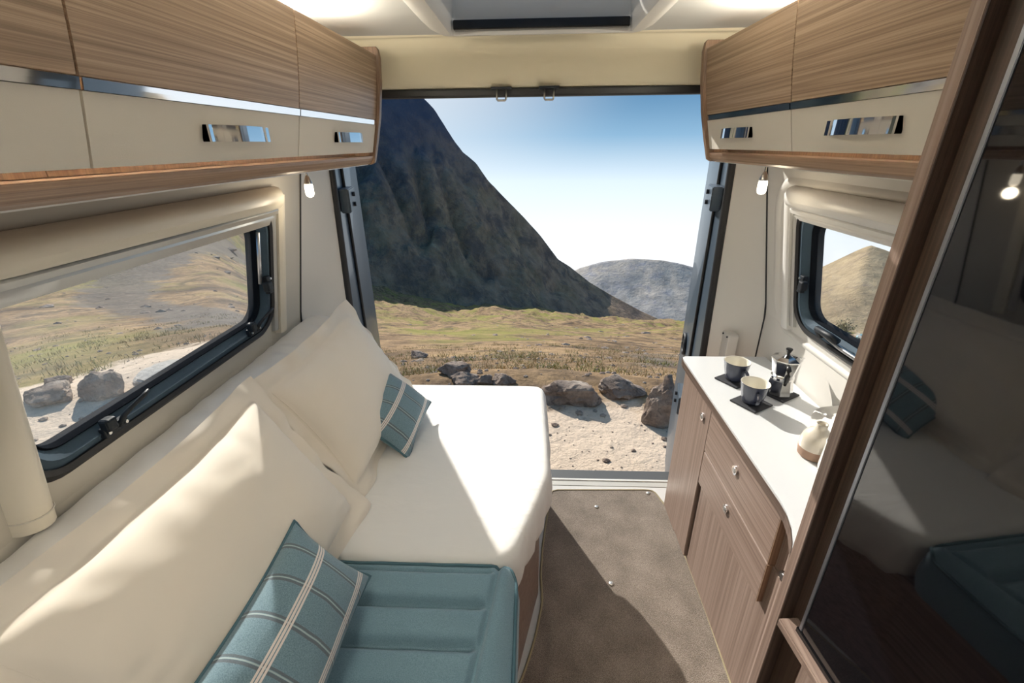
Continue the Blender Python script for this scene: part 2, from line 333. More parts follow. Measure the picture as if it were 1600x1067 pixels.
def smooth(t): t = max(0, min(1, t)); return t*t*(3-2*t)

# ------------------------------------------------------------------ terrain
COLS = [(-180, [(4.2, -.526), (8, -.276), (25, -.085), (100, -.03), (900, -.01)]),
        (-95, [(4.2, -.526), (8, -.276), (14, -.16), (40, -.05), (120, .02), (900, .06)]),
        (-55, [(4.2, -.526), (6, -.368), (8.5, -.315), (14, -.295), (28, -.245), (60, -.165), (150, -.03), (300, .08), (900, .16)]),
        (-38, [(4.2, -.526), (6, -.368), (8.5, -.325), (14, -.31), (28, -.27), (60, -.205), (150, -.09), (300, .02), (900, .16)]),
        (-24, [(4.2, -.526), (6, -.48), (10, -.445), (20, -.415), (50, -.385), (150, -.345), (400, -.30), (900, -.22)]),
        (-8, [(4.2, -.526), (6, -.487), (10, -.457), (20, -.432), (50, -.408), (150, -.385), (400, -.355), (900, -.34)]),
        (12, [(4.2, -.526), (6, -.487), (10, -.455), (20, -.43), (50, -.408), (150, -.392), (400, -.38), (900, -.372)]),
        (24, [(4.2, -.526), (6, -.475), (10, -.442), (20, -.422), (50, -.402), (150, -.385), (400, -.37), (900, -.36)]),
        (38, [(4.2, -.526), (8, -.475), (15, -.43), (30, -.40), (80, -.362), (180, -.345), (400, -.33), (900, -.30)]),
        (65, [(4.2, -.526), (8, -.40), (15, -.33), (30, -.28), (80, -.22), (180, -.18), (900, -.12)]),
        (100, [(4.2, -.526), (8, -.276), (25, -.12), (100, -.06), (900, -.02)]),
        (180, [(4.2, -.526), (8, -.276), (25, -.085), (100, -.03), (900, -.01)])]
def col_s(tab, d):
    if d <= tab[0][0]: return tab[0][1]
    for (d0, s0), (d1, s1) in zip(tab, tab[1:]):
        if d <= d1: return lerp(s0, s1, (math.log(d)-math.log(d0))/(math.log(d1)-math.log(d0)))
    return tab[-1][1]
def gz(x, y):
    d = max(hypot(x, y), .01)
    if d <= 3.9: z = -.6
    else:
        az = math.degrees(atan2(x, y))
        for (a0, t0), (a1, t1) in zip(COLS, COLS[1:]):
            if a0 <= az <= a1: s = lerp(col_s(t0, d), col_s(t1, d), smooth((az-a0)/(a1-a0))); break
        zs = H + s*d; z = lerp(-.6, zs, smooth((d-3.9)/.9)) if d < 4.8 else zs
    n = noise.fractal(Vector((x*.35, y*.35, 1.3)), .8, 2.1, 5)*.05*smooth((d-3)/3)
    n += noise.fractal(Vector((x*.03, y*.03, 7.7)), .8, 2.1, 6)*min(.022*d, 6)*smooth((d-8)/20)
    n += noise.noise(Vector((x*1.7, y*1.7, 3.1)))*.012
    return z + n
def ground_hit(px, py, lo=2.0, hi=900):
    v = ray(px, py); h = hypot(v.x, v.y); prev = None; d = lo
    while d < hi:
        t = d/h
        if H + v.z*t < gz(v.x*t, v.y*t): return Vector((v.x*t, v.y*t, gz(v.x*t, v.y*t)))
        d *= 1.01
    return None
def build_ground():
    bm = bmesh.new()
    az = []; a = -180.0
    while a < 180 - 1e-6:
        az.append(a); a += .45 if -62 <= a < 62 else 2.0
    ds = [.4 * (900/.4)**(i/230) for i in range(231)]
    ds = [0.5, 1.2, 1.8] + [2.2*(900/2.2)**(i/230) for i in range(231)]
    lay = bm.verts.layers.float.new('track')
    lay2 = bm.verts.layers.float.new('scree')
    rows = []
    for d in ds:
        row = []
        for a in az:
            x, y = d*sin(radians(a)), d*cos(radians(a)); v = bm.verts.new((x, y, gz(x, y)))
            tr = 1 - smooth((d-3.15)/1.3)
            if a < -26 or a > 110: tr = 1 - smooth((d-6.0)/2.0)
            if 15 < a < 30 and 5.0 < d < 14: tr = max(tr, .42)
            v[lay] = tr*.75
            ac = -40 + 5*sin(math.log(d)*3.0); wd = 4.0 + 6*smooth((30-d)/20)
            sc_ = .80*exp(-((a-ac)/wd)**2)*smooth((d-9)/4)*smooth((170-d)/60)
            sc_ = max(sc_, .50*exp(-((a-17)/7)**2)*smooth((d-5.2)/1.2)*smooth((13-d)/3))
            v[lay2] = sc_
            row.append(v)
        rows.append(row)
    n = len(az)
    for i in range(len(rows)-1):
        for k in range(n): bm.faces.new((rows[i][k], rows[i][(k+1) % n], rows[i+1][(k+1) % n], rows[i+1][k]))
    bm.faces.new(rows[0])
    o = ob('ground', bm, 'ground', smooth=True); struct(o)
build_ground()

def azs(px, py):
    v = ray(px, py); return math.degrees(atan2(v.x, v.y)), v.z/hypot(v.x, v.y)
def interp(tab, a):
    if a <= tab[0][0]: return tab[0][1]
    for (a0, s0), (a1, s1) in zip(tab, tab[1:]):
        if a <= a1: return lerp(s0, s1, (a-a0)/(a1-a0))
    return tab[-1][1]
def range_mesh(name, mat, ridge, Dr, Db, sb, a0, a1, na, nr, rough, seed, back=.5, steps=.5):
    """a mountain with its crest line at (azimuth, slope) 'ridge', distance Dr(az), foot at distance Db(az) and slope sb(az)"""
    bm = bmesh.new(); rows = []
    for j in range(nr+1):
        t = j/nr*1.35
        row = []
        for i in range(na+1):
            a = lerp(a0, a1, i/na); dr, db = interp(Dr, a), interp(Db, a)
            zr = H + interp(ridge, a)*dr; zb = H + interp(sb, a)*db - .02*db
            if t <= 1:
                d = lerp(db, dr, t); z = lerp(zb, zr, t**1.12 if steps else t)
            else:
                d = dr + (t-1)*(dr-db)*1.6; z = zr - (t-1)/.35*max(40, abs(zr-zb))*.8
            x, y = d*sin(radians(a)), d*cos(radians(a))
            k = sin(pi*min(1, t)) if t <= 1 else 0
            hgt = abs(zr-zb)
            nz = noise.fractal(Vector((x*.006, y*.006, seed)), .75, 2.2, 7)*.13*hgt
            gully = (1-abs(noise.noise(Vector((a*.22 + t*2.2, t*1.6 - a*.10, seed+4)))))**3
            nz -= gully*.16*hgt*smooth(t*2)
            crag = noise.fractal(Vector((x*.035, y*.035, z*.03+seed)), .6, 2.3, 5)*.022*hgt
            z += rough*(nz*k + crag*(.25+k))
            row.append(bm.verts.new((x, y, z)))
        rows.append(row)
    for j in range(nr):
        for i in range(na): bm.faces.new((rows[j][i], rows[j][i+1], rows[j+1][i+1], rows[j+1][i]))
    return ob(name, bm, mat, smooth=True)
RP = [(660, 150), (680, 170), (700, 203), (722, 235), (745, 254), (762, 280), (790, 309), (818, 338), (845, 368), (872, 405), (890, 416), (920, 440), (955, 461), (1000, 485), (1030, 499), (1060, 512)]
rid = [(-70, .34), (-40, .30), (-25, .22), (-18, .14)] + [azs(*p) for p in RP] + [(22, -.375)]
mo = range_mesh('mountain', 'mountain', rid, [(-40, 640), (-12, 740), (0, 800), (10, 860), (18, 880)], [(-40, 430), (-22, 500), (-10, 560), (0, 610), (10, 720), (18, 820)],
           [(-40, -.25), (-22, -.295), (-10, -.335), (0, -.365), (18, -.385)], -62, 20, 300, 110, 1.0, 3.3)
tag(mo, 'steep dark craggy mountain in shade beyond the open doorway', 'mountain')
RP2 = [(880, 432), (905, 419), (940, 409), (985, 404), (1030, 406), (1060, 411), (1085, 418), (1110, 428), (1140, 440)]
rid2 = [(-10, -.36), (0, -.30)] + [azs(*p) for p in RP2] + [(32, -.33)]
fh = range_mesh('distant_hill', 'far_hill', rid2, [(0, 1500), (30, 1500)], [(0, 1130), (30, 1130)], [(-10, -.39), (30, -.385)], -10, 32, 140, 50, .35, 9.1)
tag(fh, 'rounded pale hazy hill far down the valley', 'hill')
RP3 = [(1225, 440), (1262, 427), (1290, 414), (1315, 402), (1340, 390), (1360, 382), (1385, 390), (1410, 401)]
rid3 = [(26, -.32)] + [azs(*p) for p in RP3] + [(48, -.20), (60, -.17), (80, -.2)]
rh = range_mesh('grassy_hill', 'right_hill', rid3, [(25, 500), (80, 500)], [(25, 320), (80, 320)], [(25, -.345), (38, -.335), (60, -.25), (80, -.2)], 26, 80, 150, 60, .55, 5.7)
tag(rh, 'tan sunlit grassy hill seen through the kitchen window', 'hill')

# rocks
def rock_mesh(bm, c, sx, sy, sz, seed, sub=3, rotz=0):
    r = bmesh.ops.create_icosphere(bm, subdivisions=sub, radius=1.0); R = Matrix.Rotation(rotz, 3, 'Z')
    planes = []
    rnd = random.Random(seed)
    for k in range(9):
        n = Vector((rnd.uniform(-1, 1), rnd.uniform(-1, 1), rnd.uniform(-.3, 1))).normalized(); planes.append((n, rnd.uniform(.50, .84)))
    for v in r['verts']:
        p = v.co.normalized()
        d = 1.0
        for n, h in planes:
            q = p.dot(n)
            if q > .05: d = min(d, h/q)
        p = p*d*(1 + .16*noise.fractal(p*2.2 + Vector((seed, 0, 0)), .8, 2.1, 4))
        p = R @ Vector((p.x*sx, p.y*sy, p.z*sz)); v.co = Vector(c) + p
    return bm
def boulder(px, py, wpx, hpx, label, group=None, mat='stone', seed=1, depth=.8, rot=0):
    c = ground_hit(px, py); d = (c - Vector((0, 0, H))).length; k = d/ray(px, py).length
    sx, sz = wpx*k/2*1.12, hpx*k*.62
    b = rock_mesh(bmesh.new(), (c.x, c.y + sx*depth*.6, c.z + sz*.42), sx, sx*depth, sz, seed, 4, rot)
    o = ob('boulder', b, mat, origin=(c.x, c.y, c.z), smooth=True, autosm=28)
    tag(o, label, 'boulder', group); return o
boulder(896, 634, 92, 40, 'large brown boulder beside the foot of the bed, outside', seed=2, rot=.3)
boulder(974, 624, 66, 32, 'dark rounded boulder on the grass edge of the track', seed=5)
boulder(1036, 668, 62, 92, 'tall rough boulder half hidden behind the open right door', seed=8, depth=.7)
boulder(706, 588, 52, 24, 'flat-topped brown rock with a dark cleft on the turf', seed=11)
boulder(722, 606, 50, 24, 'grey striped rock just beyond the mattress edge', seed=14)
boulder(786, 606, 36, 24, 'small dark rock behind the far edge of the bed', seed=17)
boulder(757, 604, 26, 16, 'small pinkish rock between two larger rocks', seed=21)
boulder(652, 560, 30, 12, 'low dark rock in the grass near the left door', seed=23)
boulder(62, 632, 78, 28, 'flat layered slab of rock outside the left window', seed=31, mat='stone')
boulder(152, 624, 58, 50, 'upright wedge-shaped rock outside the left window', seed=36, mat='stone')
boulder(84, 606, 40, 22, 'small rounded rock beside the layered slab', seed=38)
boulder(262, 602, 120, 16, 'long pale flat rock beyond the left window', seed=41, mat='stone_pale')
def pebbles():
    bm = bmesh.new(); rnd = random.Random(4)
    for k in range(1500):
        if k % 3: a, d = rnd.uniform(-25, 30), rnd.uniform(2.35, 7.5)
        else: a, d = rnd.uniform(-62, -26), rnd.uniform(3.2, 8.5)
        x, y = d*sin(radians(a)), d*cos(radians(a)); s = .006 + .03*rnd.random()**4
        if x*x < 1.0 and y < 2.2: continue
        r = bmesh.ops.create_icosphere(bm, subdivisions=1, radius=s)
        zz = gz(x, y)
        for v in r['verts']: v.co = Vector((x + v.co.x*rnd.uniform(.8, 1.4), y + v.co.y*rnd.uniform(.8, 1.3), zz + v.co.z*.7))
    o = ob('pebbles', bm, 'stone'); tag(o, 'scattered small stones lying on the sandy track', 'pebbles', kind='stuff')
pebbles()
def hill_rocks():
    bm = bmesh.new(); rnd = random.Random(12)
    for k in range(900):
        if k % 2: a, d = rnd.uniform(-26, 30), 6.5*(140/6.5)**rnd.random()
        else: a, d = rnd.uniform(-64, -27), 8*(120/8)**rnd.random()
        x, y = d*sin(radians(a)), d*cos(radians(a))
        if noise.noise(Vector((x*.09, y*.09, 4))) < -.05: continue
        s = d*(.0016 + .008*rnd.random()**3.5)
        r = bmesh.ops.create_icosphere(bm, subdivisions=1, radius=1); zz = gz(x, y)
        for v in r['verts']: v.co = Vector((x + v.co.x*s*rnd.uniform(.9, 1.7), y + v.co.y*s*rnd.uniform(.8, 1.3), zz + v.co.z*s*rnd.uniform(.35, .7)))
    o = ob('hillside_stones', bm, 'stone'); tag(o, 'loose stones strewn over the grassy slopes outside', 'stones', kind='stuff')
hill_rocks()
def grass():
    for nm, mat, lab, seed, cnt in (('green_grass', 'grass_blade', 'short green grass tufts at the edge of the track', 3, 520), ('dry_grass', 'grass_straw', 'dry straw-coloured grass tufts around the rocks', 5, 620)):
        bm = bmesh.new(); rnd = random.Random(seed)
        for k in range(cnt):
            if k % 3: a, d = rnd.uniform(-24, 27), 4.6*(16/4.6)**(rnd.random()**1.3)
            else: a, d = rnd.uniform(-60, -27), 6.6*(20/6.6)**rnd.random()
            if nm == 'green_grass' and noise.noise(Vector((a*.12, d*.5, 2))) < .0: continue
            x, y = d*sin(radians(a)), d*cos(radians(a))
            for q in range(14):
                bx_, by_ = x + rnd.gauss(0, .09), y + rnd.gauss(0, .09); z = gz(bx_, by_) - .005; h = rnd.uniform(.03, .085); w = rnd.uniform(.003, .006)
                th = rnd.uniform(0, pi); le = Vector((rnd.gauss(0, .03), rnd.gauss(0, .03), 0)); dx = Vector((cos(th)*w, sin(th)*w, 0)); p = Vector((bx_, by_, z))
                v = [bm.verts.new(p-dx), bm.verts.new(p+dx), bm.verts.new(p + dx*.6 + le*.5 + Vector((0, 0, h*.6))), bm.verts.new(p - dx*.6 + le*.5 + Vector((0, 0, h*.6))), bm.verts.new(p + le*1.4 + Vector((0, 0, h)))]
                bm.faces.new(v[:4]); bm.faces.new((v[3], v[2], v[4]))
        o = ob(nm, bm, mat); tag(o, lab, 'grass', kind='stuff')
grass()
# small things down in the valley, seen through the kitchen window
def bush(px, py, rpx, label):
    c = ground_hit(px, py, 20); d = (c - Vector((0, 0, H))).length; r = rpx*d/ray(px, py).length; bm = bmesh.new(); rnd = random.Random(px)
    for k in range(260):
        v = Vector((rnd.gauss(0, .42), rnd.gauss(0, .42), abs(rnd.gauss(0, .45))))
        p = c + v*r; s = r*.16
        q = [bm.verts.new(p + Vector((rnd.uniform(-s, s), rnd.uniform(-s, s), rnd.uniform(-s, s)))) for _ in range(4)]
        bm.faces.new(q[:3]); bm.faces.new(q[1:])
    t = thing('bush', label, 'bush', c); ob('foliage', bm, 'leaf_pale', t)
    b2 = bmesh.new(); tube(b2, [c, c + Vector((0, 0, r*.5))], r*.06, 6); ob('stem', b2, 'fence_wood', t)
bush(1318, 517, 13, 'pale leafy bush in the valley beyond the kitchen window')
bush(1350, 515, 12, 'pale bush behind the parked blue car')
bush(1297, 506, 7, 'small low bush on the valley slope')
def valley_car():
    c = ground_hit(1351, 533, 20); s = (c - Vector((0, 0, H))).length/ray(1351, 533).length*24/4.3
    t = thing('car', 'small blue car parked in the valley outside the kitchen window', 'car', c)
    d = Vector((c.y, -c.x, 0)).normalized(); e = Vector((-d.y, d.x, 0))
    def P(u, w, z): return c + (d*u + e*w + Vector((0, 0, z)))*s
    def hull(prof, w):
        bm = bmesh.new(); a = [bm.verts.new(P(u, -w, z)) for u, z in prof]; b = [bm.verts.new(P(u, w, z)) for u, z in prof]; n = len(prof)
        bm.faces.new(a); bm.faces.new(b[::-1])
        for i in range(n): bm.faces.new((a[i], a[(i+1) % n], b[(i+1) % n], b[i]))
        return bm
    ob('body', hull([(-2.1, .3), (2.1, .3), (2.15, .7), (1.2, .9), (-1.9, .95), (-2.15, .7)], .85), 'car_blue', t)
    ob('cabin', hull([(-1.8, .93), (1.1, .9), (.5, 1.42), (-1.4, 1.45)], .75), 'car_glass', t)
    ob('roof', hull([(-1.4, 1.45), (.5, 1.42), (.4, 1.5), (-1.3, 1.52)], .72), 'car_blue', t)
    for u in (-1.3, 1.3):
        for w in (-.8, .8):
            bm = bmesh.new(); tube(bm, [P(u, w-.1, .32), P(u, w+.1, .32)], .32*s, 12); ob('wheel', bm, 'tyre', t)
    f0, f1 = ground_hit(1325, 536, 20), ground_hit(1366, 556, 20)
    ft = thing('post_fence', 'low dark post and rail fence in front of the parked car', 'fence', f0)
    for i in range(9):
        x = lerp(f0.x, f1.x, i/8); y = lerp(f0.y, f1.y, i/8); z = gz(x, y); bm = bmesh.new(); tube(bm, [(x, y, z-.2), (x, y, z+.85*s)], .10*s, 6); ob('post', bm, 'fence_wood', ft)
    bm = bmesh.new(); tube(bm, [(lerp(f0.x, f1.x, i/8), lerp(f0.y, f1.y, i/8), gz(lerp(f0.x, f1.x, i/8), lerp(f0.y, f1.y, i/8)) + .65*s) for i in range(9)], .06*s, 6); ob('rail', bm, 'fence_wood', ft)
valley_car()

# ------------------------------------------------------------------ van shell
def wx(side, z, off=0):                       # wall surface: leans outwards going down
    zz = max(z, .95); a = (.86 + .2*(1.41-zz)) if side < 0 else (.89 + .2*(1.44-zz)); return side*(a - off)
def W(side, off, y, z): return Vector((wx(side, z, off), y, z))
CEIL = 1.955
floor = struct(ob('floor', box(-.97, 1.0, -1.2, 1.83, -.03, 0), 'vinyl'))
struct(ob('van_underbody', box(-.97, 1.0, -1.2, 1.88, -.34, -.03), 'rubber'))
def build_wall(side, name, hole, yend):
    y0, y1, z0, z1 = hole
    bm = bmesh.new()
    inner = rrect(y0, y1, z0, z1, .075, 8)
    outer = [(-1.2, .95), (yend, .95), (yend, CEIL+.02), (-1.2, CEIL+.02)]
    vi = [bm.verts.new(W(side, 0, *p)) for p in inner]; vo = [bm.verts.new(W(side, 0, *p)) for p in outer]
    es = [bm.edges.new((vi[i], vi[(i+1) % len(vi)])) for i in range(len(vi))] + [bm.edges.new((vo[i], vo[(i+1) % 4])) for i in range(4)]
    bmesh.ops.triangle_fill(bm, use_beauty=True, edges=es)
    vb = [bm.verts.new(W(side, -.055, *p)) for p in inner]
    for i in range(len(vi)): bm.faces.new((vi[i], vi[(i+1) % len(vi)], vb[(i+1) % len(vi)], vb[i]))
    a = [bm.verts.new(p) for p in (W(side, 0, -1.2, .95), W(side, 0, yend, .95), W(side, 0, yend, 0), W(side, 0, -1.2, 0))]; bm.faces.new(a)
    # outer skin of the van
    vo2 = [bm.verts.new(W(side, -.06, *p)) for p in outer]; vi2 = [bm.verts.new(W(side, -.06, *p)) for p in inner]
    es = [bm.edges.new((vi2[i], vi2[(i+1) % len(vi2)])) for i in range(len(vi2))] + [bm.edges.new((vo2[i], vo2[(i+1) % 4])) for i in range(4)]
    bmesh.ops.triangle_fill(bm, use_beauty=True, edges=es)
    a = [bm.verts.new(p) for p in (W(side, -.06, -1.2, .95), W(side, -.06, yend, .95), W(side, -.06, yend, -.4), W(side, -.06, -1.2, -.4))]; bm.faces.new(a)
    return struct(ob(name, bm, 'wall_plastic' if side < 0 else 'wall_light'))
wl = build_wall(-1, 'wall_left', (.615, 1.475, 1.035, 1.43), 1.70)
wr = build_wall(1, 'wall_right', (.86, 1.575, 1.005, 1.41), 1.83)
# moulded recess border round each window
def win_surround(side, parent, hole, mat):
    y0, y1, z0, z1 = hole; bm = bmesh.new()
    prev = None
    for ex, off, r in ((.115, .0, .12), (.10, .007, .11), (.085, .007, .10), (.07, .0, .09)):
        pts = [W(side, off, *p) for p in rrect(y0-ex, y1+ex, z0-ex*.55, z1+ex*.75, r, 8)]
        cur = [bm.verts.new(p) for p in pts]
        if prev:
            for i in range(len(cur)): bm.faces.new((prev[i], prev[(i+1) % len(cur)], cur[(i+1) % len(cur)], cur[i]))
        prev = cur
    ob('moulded_surround', bm, mat, parent, smooth=True)
win_surround(1, wr, (.80, 1.655, .985, 1.41), 'wall_light')
# rear pillar panels: from the wall seam to the door seal
def pillar(side, name, y0, xe_top, xe_bot, mat):
    bm = bmesh.new(); e = lambda z: lerp(xe_bot, xe_top, (z-.85)/.68)
    def f(u, v):
        z = lerp(0, CEIL, v); x0 = wx(side, z); x1 = e(max(z, .3)); y = lerp(y0, 1.93, u)
        return Vector((lerp(x0, x1, u**1.6), y, z))
    grid(bm, f, 10, 24)
    def g(u, v):
        z = lerp(-.4, CEIL, v); return Vector((lerp(e(max(z, .3)), wx(side, z, -.07), u), lerp(1.93, 1.955, u), z))
    grid(bm, g, 2, 24)
    def h(u, v):
        z = lerp(-.4, CEIL, v); return Vector((wx(side, z, -.06), lerp(y0-.01, 1.955, u), z))
    grid(bm, h, 2, 24)
    o = struct(ob(name, bm, mat, smooth=True, autosm=40))
    b = bmesh.new(); tube(b, [Vector((wx(side, z, .001), y0, z)) for z in [.5 + i*.07 for i in range(17)]], .0035, 6); ob('panel_seam', b, 'rubber', o)
    b = bmesh.new()
    for k in range(25):
        pass
    tube(b, [Vector((e(max(z, .3)) - side*.002, 1.935, z)) for z in [-.03 + i*.075 for i in range(25)]], .016, 8); ob('door_seal', b, 'rubber', o, smooth=True)
    return o
bm = bmesh.new()
bx(bm, -.97, 1.0, -1.26, -1.2, -.3, .95); bx(bm, -.80, .84, -1.26, -1.2, 1.60, 2.0); bx(bm, -.97, -.70, -1.26, -1.2, .95, 1.60); bx(bm, .72, 1.0, -1.26, -1.2, .95, 1.60)
struct(ob('wall_front', bm, 'wall_plastic'))  # unseen front wall, added to cut light from behind the camera
pl = pillar(-1, 'trim_1', 1.70, -.823, -.84, 'wall_light')
pr = pillar(1, 'trim_2', 1.83, .786, .800, 'wall_light')
# small screwed cover plate at the foot of the right pillar panel
b = bmesh.new(); prism(b, rrect(1.845, 1.915, .70, .835, .012, 4), 'x', .862, .905, .002); plate = ob('cover_plate', b, 'wall_light', pr)
for (y, z) in ((1.858, .822), (1.902, .822)):
    b = bmesh.new(); tube(b, [(.858, y, z), (.866, y, z)], .004, 8); ob('screw', b, 'black_plastic', plate)
# ceiling with rooflight opening
SKY = (-.255, .30, .95, 1.655)
bm = bmesh.new()
xs = [-.80, SKY[0], SKY[1], .84]; ys = [-1.2, SKY[2], SKY[3], 1.83]
for i in range(3):
    for j in range(3):
        if i == 1 and j == 1: continue
        bm.faces.new([bm.verts.new(p) for p in ((xs[i], ys[j], CEIL), (xs[i+1], ys[j], CEIL), (xs[i+1], ys[j+1], CEIL), (xs[i], ys[j+1], CEIL))])
for i in range(3):
    for j in range(3):
        if i == 1 and j == 1: continue
        bm.faces.new([bm.verts.new(p) for p in ((xs[i], ys[j], 2.03), (xs[i], ys[j+1], 2.03), (xs[i+1], ys[j+1], 2.03), (xs[i+1], ys[j], 2.03))])
ceil = struct(ob('ceiling', bm, 'ceiling_cloth'))
# header over the rear doorway: curved cream moulding, black seal, two strikers
bm = bmesh.new()
def hf(u, v):
    x = lerp(-.82, .80, u); bow = .012*(1-(2*u-1)**2)
    pr_ = [(1.811, 1.958), (1.822, 1.945), (1.832, 1.943), (1.842, 1.925), (1.862, 1.885), (1.885, 1.835), (1.905, 1.802), (1.925, 1.796), (1.955, 1.80), (1.96, 2.03)]
    i = min(int(v*9), 8); t = v*9 - i; y = lerp(pr_[i][0], pr_[i+1][0], t); z = lerp(pr_[i][1], pr_[i+1][1], t)
    return Vector((x, y + bow, z + bow*.6*(1 if i < 5 else .3)))
grid(bm, hf, 24, 27)
hd = struct(ob('trim_3', bm, 'header_plastic', smooth=True, autosm=50))
b = bmesh.new(); bx(b, -.83, .80, 1.915, 1.96, 1.772, 1.800, .006); ob('door_seal', b, 'rubber', hd)
struct(ob('van_roof_edge', box(-.86, .86, 1.955, 1.985, 1.80, 2.04), 'van_paint'))
for hx in (-.117, .06):
    t = thing('door_striker', 'bent wire door striker under the doorway header, on the %s side' % ('bed' if hx < 0 else 'worktop'), 'striker', (hx, 1.915, 1.80), 'strikers on the doorway header')
    ob('plate', box(hx-.038, hx+.038, 1.895, 1.918, 1.794, 1.803, .002), 'black_plastic', t)
    b = bmesh.new(); tube(b, [(hx-.017, 1.905, 1.797), (hx-.017, 1.902, 1.762), (hx-.014, 1.901, 1.758), (hx+.014, 1.901, 1.758), (hx+.017, 1.902, 1.762), (hx+.017, 1.905, 1.797)], .0035, 8); ob('wire_loop', b, 'zinc', t, smooth=True)
# sill
sl = struct(ob('trim_4', box(-.80, .785, 1.885, 1.97, -.06, -.012, .004), 'sill_metal'))
ob('sill_strip', box(-.80, .785, 1.83, 1.886, -.03, .002, .002), 'sill_rib', sl)
ob('sill_lip', box(-.80, .785, 1.868, 1.876, .0, .006, .001), 'white_plastic', sl)
# rooflight
def rooflight():
    x0, x1, y0, y1 = SKY
    t = thing('rooflight', 'white framed rooflight with black blind edge in the ceiling', 'rooflight', ((x0+x1)/2, (y0+y1)/2, CEIL))
    bm = bmesh.new(); rings = []
    for ex, z, r in ((.085, CEIL-.001, .09), (.06, CEIL-.022, .07), (.03, CEIL-.034, .03), (.0, CEIL-.036, .012), (-.006, CEIL-.02, .01), (-.012, 2.04, .01)):
        ey = ex*.75
        rings.append([bm.verts.new((p[0], p[1], z)) for p in rrect(x0-ex, x1+ex, y0-ey, y1+ey, r, 8)])
    n = len(rings[0])
    for A, B in zip(rings, rings[1:]):
        for i in range(n): bm.faces.new((A[i], A[(i+1) % n], B[(i+1) % n], B[i]))
    ob('frame', bm, 'white_plastic', t, smooth=True, autosm=40)
    ob('blind_edge', box(x0+.012, x1-.012, y1-.035, y1-.010, CEIL-.028, CEIL-.002, .004), 'black_gloss', t)
    bm = bmesh.new(); a, b_ = [], []
    for p in rrect(x0+.012, x1-.012, y0+.01, y1-.035, .02, 4): a.append((p[0], p[1], 2.035))
    for p in rrect(x0+.05, x1-.05, y0+.05, y1-.075, .02, 4): b_.append((p[0], p[1], 2.06))
    ring_strip(bm, a, b_); bm.faces.new([bm.verts.new(p) for p in b_]); ob('inner_tray', bm, 'dome_clear', t)
    bm = bmesh.new(); bx(bm, x0-.02, x1+.02, y0-.02, y1+.02, 2.062, 2.07); ob('dome', bm, 'pane', t)
rooflight()

# ------------------------------------------------------------------ rear doors (open, standing outwards)
def rear_door(side, name, hinge, free, label):
    hx, hy = hinge; fx, fy = free; d = Vector((fx-hx, fy-hy, 0)); Ln = d.length; d.normalize(); n = Vector((d.y, -d.x, 0))*(1 if side < 0 else -1)   # n faces the doorway
    def P(u, off, z): return Vector((hx, hy, 0)) + d*u + n*off + Vector((0, 0, z))
    o = thing(name, label, 'door', (hx, hy, -.42), kind=None)
    o['kind'] = 'structure'; del o['category']
    bm = bmesh.new()
    edge = lambda z: Ln - .02 + .012*cos((z-.7)*1.3) - .10*smooth((-.25-z)/.25)
    prof = [(.0, 0), (.02, .012), (.10, .014)]
    nz = 40
    def f(u, v):
        z = lerp(-.46, 1.80, v); L_ = edge(z); uu = lerp(0, L_, u); off = .0 + .018*sin(pi*min(1, u*1.05))*(1 if .05 < v < .97 else .3)
        return P(uu, off, z)
    grid(bm, f, 8, nz)
    def g(u, v):
        z = lerp(-.46, 1.80, v); L_ = edge(z); return P(lerp(0, L_, u), -.055, z)
    grid(bm, g, 8, nz)
    for uu in (0, 1):
        def k(u, v):
            z = lerp(-.46, 1.80, v); L_ = edge(z)*uu; return P(L_, lerp(0, -.055, u), z)
        grid(bm, k, 2, nz)
    for vv in (0, 1):
        def k2(u, v):
            z = lerp(-.46, 1.80, vv); return P(lerp(0, edge(z), u), lerp(0, -.055, v), z)
        grid(bm, k2, 4, 2)
    bmesh.ops.remove_doubles(bm, verts=bm.verts, dist=.0005)
    ob('door_panel', bm, 'door_dark', o, smooth=True, autosm=40)
    b = bmesh.new(); tube(b, [P(edge(z) + .004, -.03, z) for z in [-.3 + i*.1 for i in range(21)]], .013, 8); ob('painted_edge', b, 'van_paint', o, smooth=True)
    b = bmesh.new(); tube(b, [P(.17, .018, z) for z in [-.1 + i*.1 for i in range(19)]], .007, 6); ob('trim_seam', b, 'rubber', o, smooth=True)
    for z in (1.385, .36):
        b = bmesh.new()
        c = [P(.03, .012, z-.05), P(.03, .055, z-.05), P(.20, .055, z-.05), P(.20, .012, z-.05)]
        vs = [b.verts.new(p) for p in c] + [b.verts.new(p + Vector((0, 0, .10))) for p in c]
        for q in ((0, 1, 2, 3), (7, 6, 5, 4), (0, 4, 5, 1), (1, 5, 6, 2), (2, 6, 7, 3), (3, 7, 4, 0)): b.faces.new([vs[i] for i in q])
        bmesh.ops.bevel(b, geom=list(b.edges), offset=.004, segments=2, affect='EDGES'); hg = ob('hinge', b, 'door_dark', o)
        for dz in (-.022, .022):
            b = bmesh.new(); tube(b, [P(.13, .05, z+dz), P(.13, .066, z+dz)], .010, 8); ob('bolt', b, 'black_plastic', hg)
    if side > 0:
        b = bmesh.new(); tube(b, [P(.42 + .055*cos(a), .024, .55 + .055*sin(a)) for a in [i*pi/12 for i in range(24)]], .010, 8, closed=True); lt = ob('latch_ring', b, 'black_plastic', o, smooth=True)
        b = bmesh.new(); tube(b, [P(.42, .012, .55), P(.42, .03, .55)], .03, 16); ob('latch_centre', b, 'black_plastic', lt)
    return o
rear_door(-1, 'door_1', (-.845, 1.985), (-1.02, 2.75), 'dark left rear door standing open beyond the pillows')
rear_door(1, 'door_2', (.805, 1.985), (.985, 2.75), 'dark right rear door standing open beyond the worktop')

